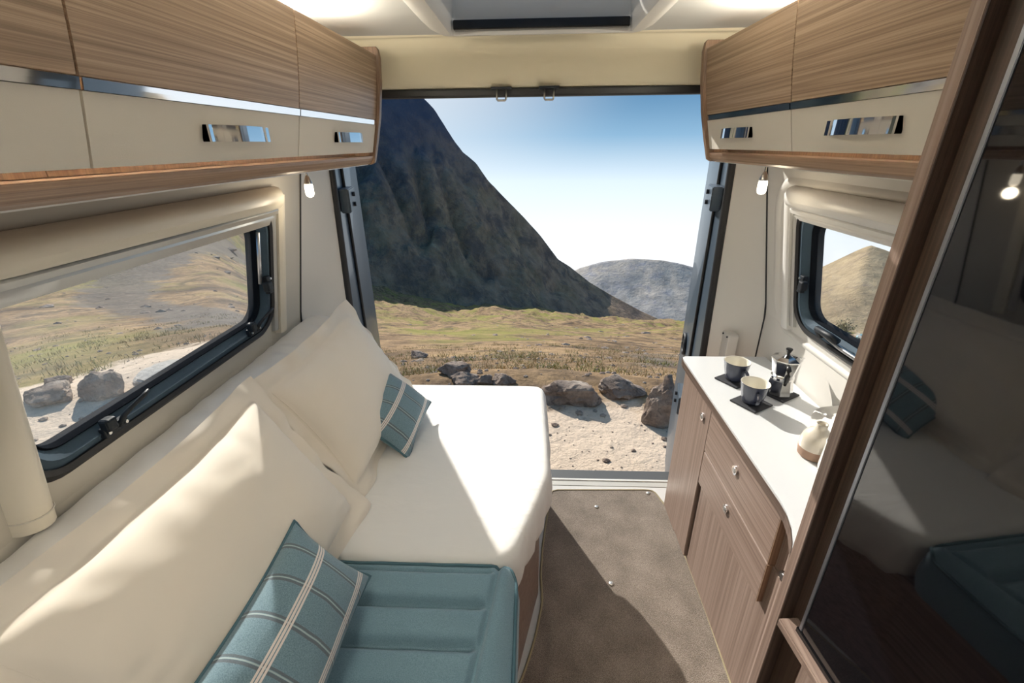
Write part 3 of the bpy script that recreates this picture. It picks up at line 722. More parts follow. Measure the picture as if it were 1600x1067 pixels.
# ------------------------------------------------------------------ windows
def window(side, name, fr, cass, rail, col, latches, label):
    """fr: frame outer (y0,y1,z0,z1)"""
    y0, y1, z0, z1 = fr
    o = bpy.data.objects.new(name, None); COL.objects.link(o); o.location = W(side, 0, (y0+y1)/2, z0); ORG[o.name] = o.location.copy(); o['kind'] = 'structure'; o['label'] = label
    def frame(nm, e0, e1, o0, o1, mat, r0, r1):
        bm = bmesh.new(); A = rrect(y0+e0, y1-e0, z0+e0, z1-e0, r0, 8); B = rrect(y0+e1, y1-e1, z0+e1, z1-e1, r1, 8)
        mid = [((a[0]+b[0])/2, (a[1]+b[1])/2) for a, b in zip(A, B)]
        rings = [[W(side, -.05, *p) for p in A], [W(side, o0, *p) for p in A], [W(side, max(o0, o1)+.004, *p) for p in mid], [W(side, o1, *p) for p in B], [W(side, -.05, *p) for p in B]]
        vs = [[bm.verts.new(p) for p in r] for r in rings]; n = len(A)
        for P_, Q in zip(vs, vs[1:] + vs[:1]):
            for i in range(n): bm.faces.new((P_[i], P_[(i+1) % n], Q[(i+1) % n], Q[i]))
        return ob(nm, bm, mat, o, smooth=True, autosm=35)
    frame('rubber_seal', -.012, .010, .008, .012, 'rubber', .095, .08)
    f2 = frame('window_frame', .010, .042, .006, -.012, 'frame_blue', .08, .06)
    frame('inner_lip', .042, .050, -.015, -.02, 'lip_black', .06, .055)
    bm = bmesh.new(); pts = rrect(y0+.045, y1-.045, z0+.045, z1-.045, .058, 8)
    bm.faces.new([bm.verts.new(W(side, -.03, *p)) for p in pts]); ob('pane', bm, 'pane', o)
    # roller blind: cassette along the top, guide rails at the sides
    cy0, cy1, cz0, cz1 = cass; bm = bmesh.new()
    prof = [(-.005, cz1+.006), (.010, cz1+.010), (.028, cz1+.007), (.044, cz1-.003), (.054, cz1-.018), (.056, cz1-.034), (.048, cz1-.050), (.036, cz1-.058)]
    pr2 = [(.026, cz1-.060), (.030, cz1-.066), (.026, cz1-.078), (.018, cz1-.080), (.020, cz1-.086), (.014, cz0), (-.005, cz0)]
    def strip(pf, nm, mat):
        b = bmesh.new(); n = len(pf); ny = 12
        rr = [[b.verts.new(W(side, p[0]*(1 if 0 < j < ny else .75), lerp(cy0, cy1, j/ny), p[1])) for p in pf] for j in range(ny+1)]
        for j in range(ny):
            for i in range(n-1): b.faces.new((rr[j][i], rr[j][i+1], rr[j+1][i+1], rr[j+1][i]))
        b.faces.new(rr[0]); b.faces.new(rr[-1][::-1]); return ob(nm, b, mat, bl, smooth=True, autosm=30)
    bl = thing('roller_blind', {-1: 'cream roller blind cassette over the bedside window', 1: 'white roller blind cassette over the kitchen window'}[side], 'blind', W(side, 0, (cy0+cy1)/2, cz0))
    pm = 'cream_plastic' if side < 0 else 'white_plastic'
    strip(prof, 'cassette', pm); strip(pr2, 'pull_bar', 'blind_alu' if side < 0 else 'white_plastic')
    yr0, yr1, zr0, zr1 = rail; b = bmesh.new()
    def rb(ya, yb, za, zb, offs, nm, mat):
        b = bmesh.new(); c = [(ya, -.0), (ya, offs*.8), (lerp(ya, yb, .25), offs), (lerp(ya, yb, .75), offs), (yb, offs*.8), (yb, 0)]; nz = 6
        rr = [[b.verts.new(W(side, p[1], p[0], lerp(za, zb, k/nz))) for p in c] for k in range(nz+1)]
        for k in range(nz):
            for i in range(len(c)-1): b.faces.new((rr[k][i], rr[k][i+1], rr[k+1][i+1], rr[k+1][i]))
        b.faces.new(rr[0]); b.faces.new(rr[-1][::-1]); return ob(nm, b, mat, bl, smooth=True, autosm=35)
    rb(yr0+.028, yr1, zr0, zr1, .026, 'side_rail', pm); rb(yr0, yr0+.026, zr0+.02, zr1-.03, .016, 'guide_track', 'blind_alu')
    if col:
        ya, yb, za, zb = col; b = bmesh.new(); nz = 10
        c = [((ya+yb)/2 + (yb-ya)/2*cos(a)*-1, .0 + .042*sin(a)) for a in [pi*i/10 for i in range(11)]]
        rr = [[b.verts.new(W(side, p[1], p[0], lerp(za, zb, k/nz))) for p in c] for k in range(nz+1)]
        for k in range(nz):
            for i in range(len(c)-1): b.faces.new((rr[k][i], rr[k][i+1], rr[k+1][i+1], rr[k+1][i]))
        b.faces.new(rr[0]); b.faces.new(rr[-1][::-1]); cl = ob('blind_column', b, pm, bl, smooth=True, autosm=40)
        b = bmesh.new(); tube(b, [W(side, .001 + .0425*sin(a), (ya+yb)/2 - (yb-ya)/2*cos(a)*1.01, za+.03) for a in [pi*i/10 for i in range(11)]], .0015, 6); ob('end_cap_joint', b, 'cream_panel', cl)
    # catches
    for (ly, lz, kind) in latches:
        q = bmesh.new(); vert = kind == 'side'
        dy, dz = (.012, .03) if vert else (.03, .012)
        c0 = W(side, .012, ly, lz)
        bx(q, c0.x-.008, c0.x+.008, ly-dy, ly+dy, lz-dz, lz+dz, .003); lt = ob('catch_plate', q, 'black_plastic', o)
        q = bmesh.new(); e = W(side, .022, ly, lz)
        s_ = 1 if ly > (y0+y1)/2 else 1
        if vert:
            bx(q, e.x-.010, e.x+.012, ly-.034, ly-.006, lz-.016, lz+.016, .005); ob('catch_knob', q, 'black_plastic', lt)
        else:
            bx(q, e.x-.012, e.x+.012, ly-.030, ly-.004, lz+.004, lz+.034, .006); ob('catch_knob', q, 'black_plastic', lt)
            q = bmesh.new(); tube(q, [W(side, .020, ly+.006, lz), W(side, .030, ly+.010, lz+.024), W(side, .036, ly+.028, lz+.036), W(side, .038, ly+.060, lz+.046), W(side, .038, ly+.075, lz+.052)], [.006, .006, .005, .005, .004], 8); ob('catch_lever', q, 'black_plastic', lt, smooth=True)
        for k in (-1, 1):
            q = bmesh.new(); s2 = W(side, .021, ly + (0 if vert else k*.022), lz + (k*.022 if vert else 0)); tube(q, [s2, s2 + Vector((-side*.003, 0, 0))], .004, 8); ob('screw', q, 'steel', lt)
    return o, f2
w1, f1 = window(-1, 'window_1', (.610, 1.475, 1.02, 1.44), (.60, 1.505, 1.375, 1.482), (1.478, 1.548, .975, 1.462), (.575, .640, .955, 1.40), [(.80, 1.045, 'b'), (1.345, 1.052, 'b'), (1.442, 1.18, 'side')], 'dark framed acrylic window above the bed with a hill outside')
w2, f2 = window(1, 'window_2', (.82, 1.590, .99, 1.425), (.80, 1.625, 1.365, 1.462), (1.594, 1.664, .955, 1.445), None, [(1.545, 1.155, 'side')], 'dark framed acrylic window above the worktop')
# folded stay of the kitchen window and a bright stay tube on the bedside window
b = bmesh.new(); tube(b, [W(1, .024, 1.40, 1.035), W(1, .022, 1.30, 1.022), W(1, .022, .95, 1.022)], .007, 8); st = ob('window_stay', b, 'steel', w2, smooth=True)
b = bmesh.new(); tube(b, [W(1, .018, 1.41, 1.018), W(1, .034, 1.405, 1.045), W(1, .034, 1.34, 1.048), W(1, .026, 1.31, 1.040)], .011, 8); ob('stay_lever', b, 'black_plastic', st, smooth=True)
b = bmesh.new(); tube(b, [W(-1, .0, 1.418, 1.19), W(-1, .0, 1.415, 1.36)], .006, 8); ob('window_stay', b, 'alu', w1, smooth=True)

# ------------------------------------------------------------------ overhead lockers
def fx(side, z, off=0):          # front face of the lockers, leaning inwards towards the top
    t = (z-1.585)/.30; base = lerp(-.578, -.527, t) if side < 0 else lerp(.622, .566, t)
    return base - side*(.007*sin(pi*max(0, min(1, t)))) - side*off
def slab(side, y0, y1, z0, z1, th, off, nz=8, bev=.0):
    bm = bmesh.new(); rr = []
    for k in range(nz+1):
        z = lerp(z0, z1, k/nz); rr.append([bm.verts.new((fx(side, z, off), y0, z)), bm.verts.new((fx(side, z, off), y1, z)), bm.verts.new((fx(side, z, off-th), y1, z)), bm.verts.new((fx(side, z, off-th), y0, z))])
    for A, B in zip(rr, rr[1:]):
        for i in range(4): bm.faces.new((A[i], A[(i+1) % 4], B[(i+1) % 4], B[i]))
    bm.faces.new(rr[0]); bm.faces.new(rr[-1][::-1])
    if bev:
        es = [e for e in bm.edges if abs(e.calc_face_angle(0)) > .8]; bmesh.ops.bevel(bm, geom=es, offset=bev, segments=1, affect='EDGES')
    return bm
def bow_handle(side, yc, ln, z, h):
    bm = bmesh.new(); n = 16; rr = []
    for k in range(n+1):
        t = k/n*2-1; y = yc + t*ln/2; o = .010 + .024*(1-t*t); th = .004 + .010*abs(t)**5
        zz = lambda dz: z + dz
        hh = h/2
        rr.append([bm.verts.new((fx(side, z, o) , y, z+hh)), bm.verts.new((fx(side, z, o), y, z-hh)), bm.verts.new((fx(side, z, o-th), y, z-hh)), bm.verts.new((fx(side, z, o-th), y, z+hh))])
    for A, B in zip(rr, rr[1:]):
        for i in range(4): bm.faces.new((A[i], A[(i+1) % 4], B[(i+1) % 4], B[i]))
    bm.faces.new(rr[0]); bm.faces.new(rr[-1][::-1])
    for s_ in (-1, 1):
        y = yc + s_*(ln/2-.006); x0, x1 = sorted((fx(side, z, -.002), fx(side, z, .014)))
        bx(bm, x0, x1, y-.006, y+.006, z-h/2, z+h/2)
    return bm
def locker(side, y0, y1, yh, label, hl=.19):
    t = thing('overhead_locker', label, 'locker', (fx(side, 1.585), (y0+y1)/2, 1.57))
    g = .0022
    xb = -.765 if side < 0 else .80
    x0, x1 = sorted((fx(side, 1.585, -.020) + side*.045, xb))
    ob('carcass', box(x0, x1, y0+.001, y1-.001, 1.575, 1.878), 'oak_edge', t)
    d = ob('door', slab(side, y0+g, y1-g, 1.692, 1.886, .018, 0, bev=.0012), 'oak', t)
    ob('chrome_strip', slab(side, y0+g, y1-g, 1.676, 1.690, .014, .003, 2), 'chrome', d)
    ob('lower_panel', slab(side, y0+g, y1-g, 1.586, 1.6755, .018, 0, 4, bev=.001), 'cream_panel', d)
    ob('handle', bow_handle(side, yh, hl, 1.632, .027), 'chrome', d, smooth=True, autosm=40)
    b = bmesh.new(); x0, x1 = sorted((fx(side, 1.7, -.004), fx(side, 1.7, -.016)))
    return t
locker(-1, .61, 1.18, .925, 'oak and cream overhead locker above the bedside window, middle of its row')
locker(-1, 1.18, 1.75, 1.49, 'oak and cream overhead locker next to the rear doorway, above the pillows')
locker(-1, .04, .61, .30, 'oak and cream overhead locker at the row end away from the doorway')
locker(1, 1.20, 1.75, 1.50, 'oak and cream overhead locker next to the rear doorway, above the coffee pot')
locker(1, .706, 1.20, .945, 'oak and cream overhead locker beside the tall wooden post')
def plinth(side, y0, label):
    t = thing('locker_rail', label, 'rail', (fx(side, 1.57), (y0+1.76)/2, 1.545))
    bm = bmesh.new(); f_ = fx(side, 1.585, .0); s = -side
    prof = [(f_, 1.574), (f_ - s*.002, 1.566), (f_ - s*.010, 1.552), (f_ - s*.022, 1.546), (side*.82, 1.546), (side*.82, 1.574)]
    prism(bm, prof, 'y', y0, 1.752); ob('rail', bm, 'oak_rail', t)
    ob('rail_lip', box(*sorted((f_ - s*.024, f_ - s*.034)), y0, 1.75, 1.5435, 1.547), 'white_plastic', t)
    bm = bmesh.new(); P = []
    for z, o in ((1.545, -.012), (1.552, .000), (1.575, .006), (1.62, .010), (1.70, .012), (1.80, .012), (1.88, .010), (1.905, .006), (1.912, .000)): P.append((fx(side, min(max(z, 1.585), 1.885), o), z))
    P += [(side*(.76 if side < 0 else .795), 1.912), (side*(.825 if side < 0 else .86), 1.545)]
    prism(bm, P, 'y', 1.752, 1.774, .003); ob('end_panel', bm, ['oak_edge'], t, smooth=True, autosm=30)
plinth(-1, .04, 'oak rail and rounded end board below the lockers over the bed')
plinth(1, .706, 'oak rail and rounded end board below the lockers over the worktop')
# concealed LED strips on top of the lockers
def led(side, y0, y1, label, power):
    x = -.60 if side < 0 else .64
    t = thing('led_strip', label, 'light', (x, (y0+y1)/2, 1.880))
    ob('diffuser', box(x-.008, x+.008, y0, y1, 1.880, 1.888), 'led', t)
    ld = bpy.data.lights.new('led_light', 'AREA'); ld.shape = 'RECTANGLE'; ld.size = .02; ld.size_y = y1-y0; ld.energy = power; ld.color = (1, .92, .78)
    lo = bpy.data.objects.new('led_light', ld); COL.objects.link(lo); lo.parent = t; lo.location = (0, 0, .012); lo.rotation_euler = (pi, 0, 0)
led(-1, .06, 1.45, 'warm light strip hidden on top of the lockers over the bed', 30)
led(1, .82, 1.45, 'warm light strip hidden on top of the lockers over the worktop', 18)
# hanging reading bulbs under the rails
def bulb(side, px, label):
    p = Yp(px, 262, 1.5); x, y = p.x, 1.5
    t = thing('reading_lamp', label, 'lamp', (x, y, 1.545), 'small hanging bulbs under the locker rails')
    ob('ceiling_cup', lathe(bmesh.new(), [(.010, 1.540), (.010, 1.5455)], (x, y, 0), 16), 'chrome', t, smooth=True, autosm=40)
    b = bmesh.new(); tube(b, [(x, y, 1.541), (x, y, 1.522)], .003, 8); ob('stem', b, 'chrome', t)
    ob('socket', lathe(bmesh.new(), [(.004, 1.524), (.009, 1.514), (.013, 1.502), (.013, 1.498)], (x, y, 0), 16), 'steel', t, smooth=True, autosm=40)
    ob('glass_bulb', lathe(bmesh.new(), [(.012, 1.498), (.0135, 1.490), (.0135, 1.468), (.010, 1.460), (.003, 1.457)], (x, y, 0), 16), 'bulb', t, smooth=True)
    ld = bpy.data.lights.new('bulb_light', 'POINT'); ld.energy = .35; ld.color = (1, .85, .62); ld.shadow_soft_size = .02
    lo = bpy.data.objects.new('bulb_light', ld); COL.objects.link(lo); lo.parent = t; lo.location = (-side*.0, 0, -.11)
bulb(-1, 477, 'small lit bulb hanging under the locker rail by the bed')
bulb(1, 1197, 'small lit bulb hanging under the locker rail above the worktop')
# unseen fill lamps added to the ceiling behind the camera
for i, (x, y) in enumerate(((-.30, -.45), (.35, -.45))):
    t = thing('ceiling_fill_lamp', ('unseen round fill lamp added in the ceiling on the bed side of the van', 'unseen round fill lamp added in the ceiling on the kitchen side of the van')[i], 'light', (x, y, CEIL-.01), 'added fill lamps in the front ceiling')
    ob('trim_ring', lathe(bmesh.new(), [(.034, CEIL-.012), (.046, CEIL-.010), (.046, CEIL-.0005)], (x, y, 0), 24), 'chrome', t, smooth=True)
    ob('lens', lathe(bmesh.new(), [(.033, CEIL-.013), (.033, CEIL-.010)], (x, y, 0), 24), 'led', t)
    ld = bpy.data.lights.new('fill_light', 'AREA'); ld.shape = 'DISK'; ld.size = .07; ld.energy = 3.5; ld.color = (1, .93, .82)
    lo = bpy.data.objects.new('fill_light', ld); COL.objects.link(lo); lo.parent = t; lo.location = (0, 0, -.008)

# ------------------------------------------------------------------ bed
BZ = .575
def bed():
    t = thing('bed', 'low bed with white fitted sheet running to the rear doorway', 'bed', (-.4, 1.2, 0))
    base = [(-.94, .15), (-.055, .15), (-.055, .86), (.035, 1.22), (.035, 1.80), (-.94, 1.80)]
    bm = bmesh.new(); prism(bm, base, 'z', .0, .425, .002); ob('base', bm, 'walnut_y', t)
    # mattress with fitted sheet: rounded outline
    raw = [(-.93, .872), (-.048, .872), (-.035, .90), (.072, 1.225), (.073, 1.30), (.066, 1.86), (-.93, 1.86)]
    # resample outline densely with rounded corners
    def dense(P, step=.02):
        out = []
        for i in range(len(P)):
            a, b = Vector(P[i]), Vector(P[(i+1) % len(P)]); n = max(1, int((b-a).length/step))
            for k in range(n): out.append(a.lerp(b, k/n))
        for it in range(9): out = [(out[i-1] + out[i]*2 + out[(i+1) % len(out)])/4 for i in range(len(out))]
        return out
    O = dense(raw); n = len(O); C = Vector((-.42, 1.33))
    bm = bmesh.new(); rings = []
    def ins(d):   # inward offset
        R = []
        for i in range(n):
            tg = (O[(i+1) % n] - O[i-1]).normalized(); nr = Vector((-tg.y, tg.x)); R.append(O[i] + nr*d)
        return R
    for d, z, wob in ((.012, .40, 1), (-.002, .44, 1), (-.006, .50, .6), (-.002, .545, .3), (.006, .564, .15), (.014, .571, 0), (.024, BZ, 0)):
        R = ins(d); rings.append([])
        for i, p in enumerate(R):
            w = wob*.006*sin(i*.9 + 2*sin(i*.23)); q = p + (p-C).normalized()*w
            rings[-1].append(bm.verts.new((q.x, q.y, z)))
    for A, B in zip(rings, rings[1:]):
        for i in range(n): bm.faces.new((A[i], A[(i+1) % n], B[(i+1) % n], B[i]))
    R = ins(.024)
    for sc_ in (.95, .88, .8, .6, .4, .2, .05):
        rings.append([bm.verts.new((C.x + (p.x-C.x)*sc_, C.y + (p.y-C.y)*sc_, BZ + .002*noise.noise(Vector((p.x*4*sc_, p.y*4*sc_, 2))))) for p in R]); A, B = rings[-2], rings[-1]
        for i in range(n): bm.faces.new((A[i], A[(i+1) % n], B[(i+1) % n], B[i]))
    bm.faces.new(rings[-1]); bm.faces.new(rings[0][::-1])
    ob('sheeted_mattress', bm, 'sheet', t, smooth=True)
    # upright back cushion along the wall under the same white sheet
    prof = [(-.95, .50), (-.95, .80), (-.948, .915), (-.94, .942), (-.91, .952), (-.86, .952), (-.82, .942), (-.79, .915), (-.765, .86), (-.735, .77), (-.70, .66), (-.665, .60), (-.62, .574)]
    def pf(v):
        s = v*(len(prof)-1); i = min(int(s), len(prof)-2); u = s-i
        p0 = prof[max(i-1, 0)]; p1 = prof[i]; p2 = prof[i+1]; p3 = prof[min(i+2, len(prof)-1)]
        cr = lambda a, b, c, d: .5*((2*b) + (-a+c)*u + (2*a-5*b+4*c-d)*u*u + (-a+3*b-3*c+d)*u**3)
        return cr(p0[0], p1[0], p2[0], p3[0]), cr(p0[1], p1[1], p2[1], p3[1])
    bm = bmesh.new(); ny, nv = 150, 50
    def f(u, v):
        y = lerp(.10, 1.80, u); x, z = pf(v)
        k = smooth((1.80-y)/.10); z = .56 + (z-.56)*(.35 + .65*sqrt(max(0, min(1, 1-(1-k)**2)))) if y > 1.70 else z
        z += .012*(y-1.0)
        if v > .2: 
            w = noise.fractal(Vector((x*5, y*9 + x*6, .5)), .8, 2, 4)*.006 + .004*sin(y*55 + 9*x + 5*noise.noise(Vector((x*4, y*4, 0))))*smooth((.8-abs(v-.35)*2))
            z += w; x += w*.7
        return Vector((x, y, z))
    vs = grid(bm, f, ny, nv); bm.faces.new(vs[-1]); bm.faces.new(vs[0][::-1])
    ob('sheeted_back_cushion', bm, 'sheet', t, smooth=True)
bed()
def teal_seat():
    t = thing('seat_cushion', 'teal quilted bench cushion with piped edge at the end of the white mattress', 'cushion', (-.4, .5, .44))
    x0, x1, y0, y1 = -.63, -.035, .12, .868; r = .055
    def zt(x, y):
        k = (y - .645)/.1; fr = k - math.floor(k); d = min(fr, 1-fr)*.1
        seam = x1 - .045 - (.868-y)*.13
        z = BZ + .012 - .028*exp(-(d/.012)**2)*smooth((seam-x)/.03 + .1)
        z -= .016*exp(-((x-seam)/.008)**2)
        z -= .05*smooth((x - seam)/(x1 - seam + .02))**2
        z -= .025*smooth((y-(y1-.03))/.03)**2
        return z + .002*noise.noise(Vector((x*14, y*14, 0)))
    bm = bmesh.new(); nx, ny = 130, 150
    def corner(x, y):     # squeeze the square grid into a rounded far right corner
        cx_, cy_ = x1-r, y1-r
        if x > cx_ and y > cy_:
            dx, dy = (x-cx_)/r, (y-cy_)/r; m_ = max(dx, dy); l_ = hypot(dx, dy)
            if l_ > 1e-6: x, y = cx_ + dx/l_*m_*r, cy_ + dy/l_*m_*r
        return x, y
    def f(u, v):
        uu = 1-(1-u)**1.6
        x, y = corner(lerp(x0, x1, uu), lerp(y0, y1, 1-(1-v)**1.3)); return Vector((x, y, zt(x, y)))
    vs = grid(bm, f, nx, ny)
    # side walls down
    edge = [vs[i][ny] for i in range(nx+1)] + [vs[nx][j] for j in range(ny-1, -1, -1)]
    prev = edge
    for k, z in enumerate((.535, .50, .46, .43)):
        cur = []
        for v in edge:
            o = (.006, .010, .008, 0)[k]; d = Vector((max(0, v.co.x-(x1-r)), max(0, v.co.y-(y1-r)), 0))
            d = d.normalized()*o if d.length > 1e-5 else Vector((0, 0, 0))
            cur.append(bm.verts.new((v.co.x + d.x, v.co.y + d.y, z)))
        for i in range(len(edge)-1): bm.faces.new((prev[i], prev[i+1], cur[i+1], cur[i]))
        prev = cur
    ob('quilted_cover', bm, 'teal', t, smooth=True)
    b = bmesh.new(); P = []
    for i in range(40): P.append((lerp(x0, x1-r, i/39), y1+.001))
    for i in range(1, 12): a = pi/2*(1-i/11); P.append((x1-r+(r+.001)*cos(a), y1-r+(r+.001)*sin(a)))
    for i in range(1, 24): P.append((x1+.002, lerp(y1-r, y0, i/23)))
    tube(b, [(p[0], p[1], zt(min(p[0], x1-.001), min(p[1], y1-.001))+.001) for p in P], .0048, 6); ob('piping', b, 'teal_piping', t, smooth=True)
teal_seat()

def pillow(name, label, cat, group, c, U, V, lu, lv, th, mat, flange=0, seed=0, plaid=False, pinch=.06, wr=.006, sag=0, pip=None):
    """cushion / pillow: centre c, unit axes U (length) and V (height), normal U x V"""
    U = Vector(U).normalized(); V = Vector(V); V = (V - U*V.dot(U)).normalized(); Nn = U.cross(V)
    org = Vector(c) - Nn*th*.5
    t = thing(name, label, cat, org, group)
    def shape(u, v, s):           # u,v in -1..1 of the filled part (flange reaches beyond)
        fu, fv = 1 + flange/(lu/2), 1 + flange/(lv/2); uu, vv = u*fu, v*fv
        a, b = min(1, abs(uu)), min(1, abs(vv))
        prof = max(0, (1-a**2.4))**(.46 if flange else .55) * max(0, (1-b**2.4))**(.46 if flange else .55)
        pu = 1 - pinch*(1-a**2)*0 - pinch*(b**3)*(1-a**2)*0
        # sides curve in between the corners
        x = uu*(lu/2)*(1 - pinch*(1-b*b)*a**2); y = vv*(lv/2)*(1 - pinch*(1-a*a)*b**2)
        h = s*th*.5*prof
        rim = 1-min(1, (1-max(a, b))*5)
        crease = noise.fractal(Vector((uu*1.3+seed, vv*1.5, s*2)), 1.1, 2.1, 3)*wr*.8*(.3+prof)
        # gathers radiating from the rim
        g = sin((uu*(1 if b > a else 0) + vv*(0 if b > a else 1))*21 + 5*noise.noise(Vector((uu*2, vv*2, seed))))*wr*.2*smooth((max(a, b)-.5)/.4)*(1-.5*rim)
        if plaid: g *= .25
        out = max(abs(uu)-1, abs(vv)-1, 0)
        if flange and out > 0:
            h = s*.0025; fl = noise.noise(Vector((uu*3.0+seed, vv*3.0, 5)))*.020*min(1, out*6); h += fl; g *= .3; crease *= .3
            if False: pass
        h += (crease + g) * (1 if s > 0 else .5)
        h -= sag*(uu*uu)
        return Vector(c) + U*x + V*y + Nn*h
    bm = bmesh.new(); uvl = bm.loops.layers.uv.new('UVMap'); nu, nv = (96, 72)
    for s in (1, -1):
        vs = [[bm.verts.new(shape(2*i/nu-1, 2*j/nv-1, s)) for j in range(nv+1)] for i in range(nu+1)]
        for i in range(nu):
            for j in range(nv):
                q = [(i, j), (i+1, j), (i+1, j+1), (i, j+1)]; f = bm.faces.new([vs[a][b] for a, b in q])
                for l, (a, b) in zip(f.loops, q): l[uvl].uv = ((a/nu)*lu/.28, (b/nv)*lv/.28)
    bmesh.ops.remove_doubles(bm, verts=bm.verts, dist=.0012)
    body = ob('cover', bm, mat, t, smooth=True)
    if pip:
        b = bmesh.new(); P = []
        K = 40
        for k in range(K): P.append(shape(-1 + 2*k/K, -1, 0))
        for k in range(K): P.append(shape(1, -1 + 2*k/K, 0))
        for k in range(K): P.append(shape(1 - 2*k/K, 1, 0))
        for k in range(K): P.append(shape(-1, 1 - 2*k/K, 0))
        tube(b, P, .0042, 6, closed=True); ob('piping', b, pip, t, smooth=True)
    if flange:
        b = bmesh.new(); P = []
        K = 40; fu, fv = 1/(1 + flange/(lu/2)), 1/(1 + flange/(lv/2))
        for (a0, b0, a1, b1) in ((-fu, -fv, fu, -fv), (fu, -fv, fu, fv), (fu, fv, -fu, fv), (-fu, fv, -fu, -fv)):
            for k in range(K): P.append(shape(lerp(a0, a1, k/K)*.998, lerp(b0, b1, k/K)*.998, 1))
        tube(b, P, .0016, 5, closed=True); ob('hem_stitching', b, mat, t, smooth=True)
    return t
# pillows leaning on the back cushion (length along the bed)
pillow('pillow', 'large cream pillow with flat border nearest the doorway, behind the small plaid cushion', 'pillow', None, (-.655, 1.415, .790), (0, 1, .01), (-.50, 0, .86), .62, .40, .19, 'pillow_cream', flange=.055, seed=1.7, wr=.007)
pillow('pillow', 'large cream pillow with flat border beside the quilted teal cushion', 'pillow', None, (-.650, .690, .795), (.02, 1, .01), (-.50, 0, .86), .66, .42, .20, 'pillow_cream', flange=.055, seed=6.2, wr=.008)
def quad_cushion(T, Lc, R, label, th, seed):
    T, Lc, R = Vector(T), Vector(Lc), Vector(R); U = (T-Lc); V = (T-R); c = (Lc + R)/2
    pillow('scatter_cushion', label, 'cushion', None, c, U, V, U.length, V.length, th, 'plaid', seed=seed, plaid=True, pinch=.10, wr=.004, pip='teal_piping')
quad_cushion(Zp(604, 570, .80), Zp(558, 655, .735), Zp(670, 634, .625), 'small teal plaid cushion leaning on the pillow near the doorway', .13, 2.2)
A_ = Zp(460, 814, .815); B_ = Zp(578, 900, .64)
quad_cushion(A_, A_ + Vector((-.005, -.42, -.005)), B_, 'teal plaid cushion lying on the quilted teal seat', .13, 8.1)

# ------------------------------------------------------------------ carpet
def carpet():
    P = [(.035, .10), (-.045, .30), (-.045, .86), (-.02, .905), (.022, 1.035), (.052, 1.18), (.046, 1.29), (.058, 1.45), (.108, 1.785), (.60, 1.80), (.625, 1.785), (.638, 1.73), (.654, 1.69), (.657, 1.37), (.657, 1.15), (.652, .93), (.65, .10)]
    P[0] = (-.045, .10)
    P = [Vector(p) for p in P]; out = []
    for i in range(len(P)):
        a, b = P[i], P[(i+1) % len(P)]; n = max(2, int((b-a).length/.03))
        for k in range(n): out.append(a.lerp(b, k/n))
    for it in range(1): out = [(out[i-1] + out[i]*2 + out[(i+1) % len(out)])/4 for i in range(len(out))]
    t = thing('carpet', 'brown cut-pile carpet with stitched edge on the van floor', 'carpet', (.3, 1.0, 0))
    bm = bmesh.new(); prism(bm, [(p.x, p.y) for p in out], 'z', .0015, .010); ob('pile', bm, 'carpet', t)
    b = bmesh.new(); tube(b, [(p.x, p.y, .008) for p in out], .0052, 6, closed=True); ob('edge_binding', b, 'bind', t, smooth=True)
    for x, y in ((.32, 1.675), (.324, 1.263), (.588, 1.775)):
        b = lathe(bmesh.new(), [(.010, .0095), (.010, .0125), (.006, .0145), (.002, .0145)], (x, y, 0), 16); ob('press_stud', b, 'zinc', t, smooth=True)
carpet()

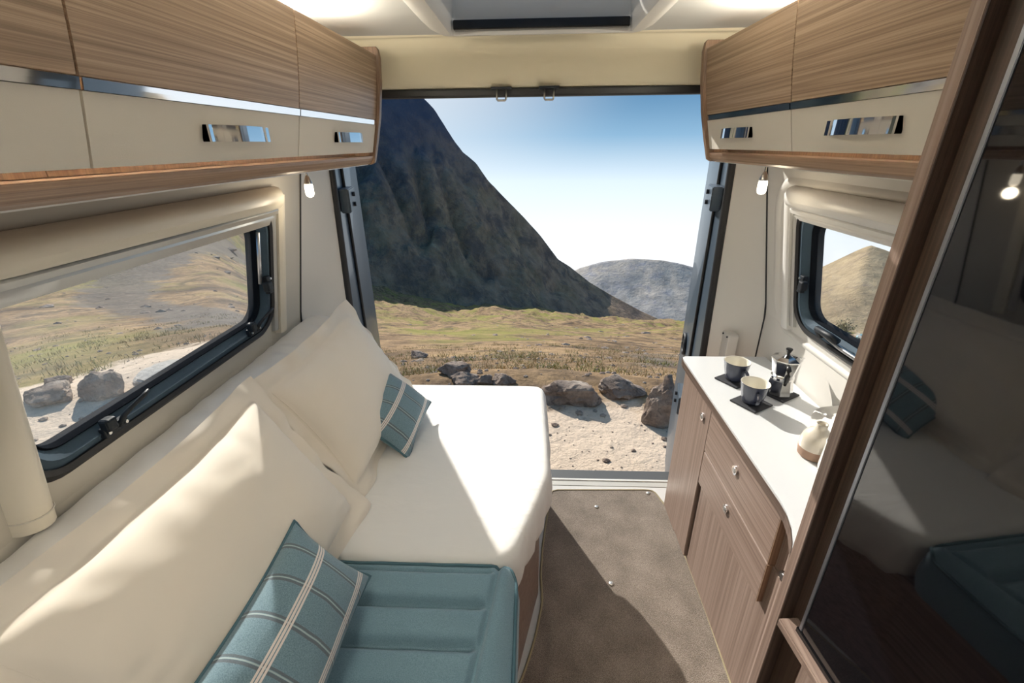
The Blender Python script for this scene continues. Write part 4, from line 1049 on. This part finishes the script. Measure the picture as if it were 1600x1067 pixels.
# ------------------------------------------------------------------ kitchen
def lock(parent, y, z, x):
    b = bmesh.new(); tube(b, [(x, y, z), (x-.006, y, z)], .015, 20); r = ob('push_lock', b, 'chrome', parent, smooth=True, autosm=40)
    b = bmesh.new(); tube(b, [(x-.004, y, z), (x-.0075, y, z)], .0085, 16); ob('lock_button', b, 'steel', r, smooth=True, autosm=40)
def kitchen():
    t = thing('kitchen_cabinet', 'walnut kitchen cabinet with drawer and doors along the right wall', 'cabinet', (.8, 1.25, 0))
    XF = .657; XP = .640
    ob('carcass', box(XF, .975, .706, 1.705, .0, .752), 'walnut_v', t)
    ob('end_board', box(XP+.006, XF, 1.54, 1.705, .004, .742, .002), 'walnut_v', t)
    d = ob('narrow_door', box(XP, XF, 1.388, 1.536, .03, .742, .003), 'walnut_v', t); lock(d, 1.447, .675, XP)
    d = ob('drawer', box(XP-.004, XF, .892, 1.380, .574, .742, .003), 'walnut_y', t); lock(d, 1.143, .678, XP-.004)
    d = ob('cupboard_door', box(XP+.010, XF, .845, 1.376, .02, .568, .002), 'walnut_v', t)
    rl = ob('top_rail', box(XP-.004, XP+.011, .892, 1.378, .430, .570, .003), 'walnut_y', d); lock(d, 1.145, .520, XP-.004)
    for z0, z1, nm in ((.574, .742, 0), (.430, .570, 1)):
        ob('end_lipping', box(XP-.0042, XF-.001, .8895, .8925, z0, z1), 'oak_edge', t)
    d = ob('side_door', prism(bmesh.new(), [(.650, .840), (.632, .825), (.610, .790), (.560, .707), (.657, .707), (.657, .840)], 'z', .02, .742, .002), 'walnut_v', t); lock(d, .785, .655, .610)
    w = thing('worktop', 'off-white worktop with walnut front edge', 'worktop', (.8, 1.25, .752))
    P = [(.648, 1.738), (.636, 1.728), (.632, 1.70), (.627, .90), (.624, .86), (.612, .815), (.590, .765), (.548, .706), (.975, .706), (.978, 1.738)]
    bm = bmesh.new(); prism(bm, P, 'z', .753, .785, .002); ob('top', bm, 'worktop', w)
    E = P[:8]; bm = bmesh.new(); n = len(E)
    a = [bm.verts.new((p[0]-.003, p[1] + (.003 if i == 0 else 0), z)) for z in (.752, .7805) for i, p in enumerate(E)]
    for i in range(n-1): bm.faces.new((a[i], a[i+1], a[n+i+1], a[n+i]))
    bmesh.ops.solidify(bm, geom=list(bm.faces), thickness=.003); ob('front_edging', bm, 'walnut_y', w)
    # moulded ledge at the foot of the wall
    bm = bmesh.new(); prism(bm, [(.905, .786), (.912, .815), (.93, .828), (.985, .835), (.985, .786)], 'y', .706, 1.28, .006, 3); struct(ob('trim_5', bm, 'wall_light', smooth=True, autosm=40))
kitchen()
def mug(x, y, rot, label):
    z = .7925; t = thing('mug', label, 'mug', (x, y, z), 'navy mugs on slate coasters')
    ob('body', lathe(bmesh.new(), [(.026, 0), (.030, .002), (.034, .015), (.041, .045), (.0455, .072), (.0465, .0745), (.0455, .0755), (.0435, .0745), (.0425, .071), (.038, .045), (.031, .016), (.026, .009), (.001, .008)], (x, y, z), 40, cap=True, mat=[0, 0, 0, 0, 0, 0, 1, 1, 1, 1, 1, 1]), ['mug_navy', 'mug_cream'], t, smooth=True)
    b = bmesh.new(); P = []
    for k in range(13):
        a = -pi*.5 + pi*k/12; rr = .036 + .002 + .024*cos(a); zz = .037 + .020*sin(a); rr += .006*(k/12)
        P.append((x + rr*cos(rot), y + rr*sin(rot), z + zz))
    tube(b, P, .0052, 8); ob('handle', b, 'mug_navy', t, smooth=True)
def coaster(x, y, rot, label, s=.048):
    bm = bmesh.new(); bx(bm, -s, s, -s, s, 0, .006, .0015); bmesh.ops.rotate(bm, verts=bm.verts, cent=(0, 0, 0), matrix=Matrix.Rotation(rot, 3, 'Z')); bmesh.ops.translate(bm, verts=bm.verts, vec=(x, y, .7855))
    o = ob('coaster', bm, 'slate', origin=(x, y, .7855)); tag(o, label, 'coaster')
M1 = (.762, 1.525); M2 = (.755, 1.362); MK = (.880, 1.432)
coaster(*M1, .55, 'square slate coaster under the mug by the worktop end'); coaster(*M2, .55, 'square slate coaster under the mug next to the coffee pot'); coaster(*MK, .55, 'square slate coaster under the metal coffee pot')
mug(*M1, -pi*.42, 'navy mug with cream inside at the worktop end'); mug(*M2, -pi*.56, 'navy mug with cream inside in front of the coffee pot')
def moka():
    x, y = MK; z = .7925; t = thing('coffee_pot', 'polished aluminium stovetop coffee pot with black handle', 'coffee pot', (x, y, z)); R = pi/8
    ob('boiler', lathe(bmesh.new(), [(.043, 0), (.044, .003), (.035, .052), (.036, .056)], (x, y, z), 8, R), 'moka_alu', t)
    ob('collar', lathe(bmesh.new(), [(.034, .055), (.037, .058), (.037, .066), (.033, .069)], (x, y, z), 32), 'moka_alu', t, smooth=True, autosm=40)
    ob('upper_chamber', lathe(bmesh.new(), [(.031, .068), (.035, .076), (.046, .128), (.047, .130)], (x, y, z), 8, R), 'moka_alu', t)
    l = ob('lid', lathe(bmesh.new(), [(.048, .130), (.048, .133), (.030, .142), (.008, .147)], (x, y, z), 8, R), 'moka_alu', t)
    ob('lid_knob', lathe(bmesh.new(), [(.005, .146), (.005, .151), (.011, .166), (.010, .169)], (x, y, z), 10), 'bakelite', l)
    b = bmesh.new(); s = Vector((cos(.1), sin(.1), 0)); c = Vector((x, y, z)); k = Vector((-s.y, s.x, 0))
    v = [b.verts.new(c + s*.040 + k*.016 + Vector((0, 0, .131))), b.verts.new(c + s*.040 - k*.016 + Vector((0, 0, .131))), b.verts.new(c + s*.066 + Vector((0, 0, .131))), b.verts.new(c + s*.038 + Vector((0, 0, .095)))]
    for q in ((0, 1, 2), (0, 2, 3), (1, 3, 2), (0, 3, 1)): b.faces.new([v[i] for i in q])
    ob('spout', b, 'moka_alu', t)
    d = Vector((-.35, -.94, 0)); b = bmesh.new()
    tube(b, [c + d*r + Vector((0, 0, h)) for r, h in ((.040, .122), (.060, .124), (.074, .118), (.076, .100), (.070, .078), (.064, .060))], [.006, .007, .008, .008, .007, .005], 8); ob('handle', b, 'bakelite', t, smooth=True)
moka()
def vase():
    x, y, z = .808, 1.085, .7855; t = thing('bud_vase', 'squat stoneware bud vase, cream glaze over bare clay foot', 'vase', (x, y, z))
    ob('body', lathe(bmesh.new(), [(.036, 0), (.040, .004), (.0425, .025), (.0425, .030), (.042, .050), (.038, .066), (.028, .080), (.0175, .088), (.0145, .096), (.015, .105), (.0145, .107), (.011, .105), (.010, .09), (.001, .06)], (x, y, z), 40, mat=[1, 1, 1, 0, 0, 0, 0, 0, 0, 0, 0, 0, 0]), ['glaze', 'terracotta'], t, smooth=True)
    x, y = .812, 1.010; t = thing('beaker', 'small white ceramic beaker beside the bud vase', 'beaker', (x, y, z))
    ob('body', lathe(bmesh.new(), [(.028, 0), (.031, .003), (.032, .02), (.029, .09), (.030, .094), (.0285, .095), (.027, .090), (.029, .02), (.001, .006)], (x, y, z), 36), 'white_ceramic', t, smooth=True)
    x, y = .925, 1.10; t = thing('tap', 'short chrome mixer tap half hidden behind the wooden post', 'tap', (x, y, z))
    ob('body', lathe(bmesh.new(), [(.020, 0), (.020, .006), (.013, .010), (.012, .085), (.015, .090), (.015, .112), (.005, .118)], (x, y, z), 24), 'chrome', t, smooth=True, autosm=40)
    b = bmesh.new(); tube(b, [(x, y, z+.07), (x-.01, y-.05, z+.085), (x-.015, y-.10, z+.08), (x-.016, y-.11, z+.065)], .007, 10); ob('spout', b, 'chrome', t, smooth=True)
vase()

# ------------------------------------------------------------------ tall unit with black glass door
def tall_unit():
    t = thing('tall_cabinet', 'tall wooden unit with a black glossy door beside the worktop', 'cabinet', (.8, .4, 0))
    ob('post_board', prism(bmesh.new(), [(.543, 0), (.975, 0), (.975, .96), (.785, CEIL-.002), (.543, CEIL-.002)], 'y', .679, .703, .002), 'shaded_wood', t)  # near face painted dark for shade
    ob('lit_edge_strip', box(.5415, .5435, .6795, .7025, .0, CEIL-.004), 'walnut_v', t)  # lit edge of the same board, painted lighter with a paler wood
    ph = radians(5); d = Vector((sin(ph), -cos(ph), 0)); n = Vector((-cos(ph), -sin(ph), 0)); c = Vector((.553, .635, 0))
    def P(u, off, z): return c + d*u + n*off + Vector((0, 0, z))
    def slab_(u0, u1, o0, o1, z0, z1, bev=0):
        bm = bmesh.new(); vs = [bm.verts.new(P(u, o, z)) for z in (z0, z1) for (u, o) in ((u0, o0), (u1, o0), (u1, o1), (u0, o1))]
        for q in ((0, 1, 2, 3), (7, 6, 5, 4), (0, 4, 5, 1), (1, 5, 6, 2), (2, 6, 7, 3), (3, 7, 4, 0)): bm.faces.new([vs[i] for i in q])
        if bev: bmesh.ops.bevel(bm, geom=list(bm.edges), offset=bev, segments=2, affect='EDGES')
        return bm
    ob('inner_body', slab_(.01, .75, -.12, -.022, .69, CEIL-.003), 'post_wood', t)
    ob('filler', slab_(-.045, .012, -.12, -.020, .0, CEIL-.003), 'shaded_wood', t)
    dr = ob('glass_door', slab_(.010, .75, -.020, .0, .695, CEIL-.006, .002), 'black_glass', t)
    ob('edge_trim', slab_(.0015, .0095, -.024, .0008, .695, CEIL-.006, .001), 'alu_dark', dr)
    ob('bottom_trim', slab_(-.002, .75, -.022, .003, .683, .6945, .001), 'black_gloss', dr)
    ob('ledge', slab_(-.030, .75, -.10, .022, .662, .682, .003), 'walnut_y', t)
    ob('lower_body', slab_(-.010, .75, -.30, -.025, .0, .660), 'walnut_v', t)
    ob('lower_door', slab_(.030, .42, -.024, -.004, .03, .635, .003), 'walnut_v', t)
    ob('lower_door', slab_(.425, .74, -.024, -.004, .03, .635, .003), 'walnut_v', t)
tall_unit()
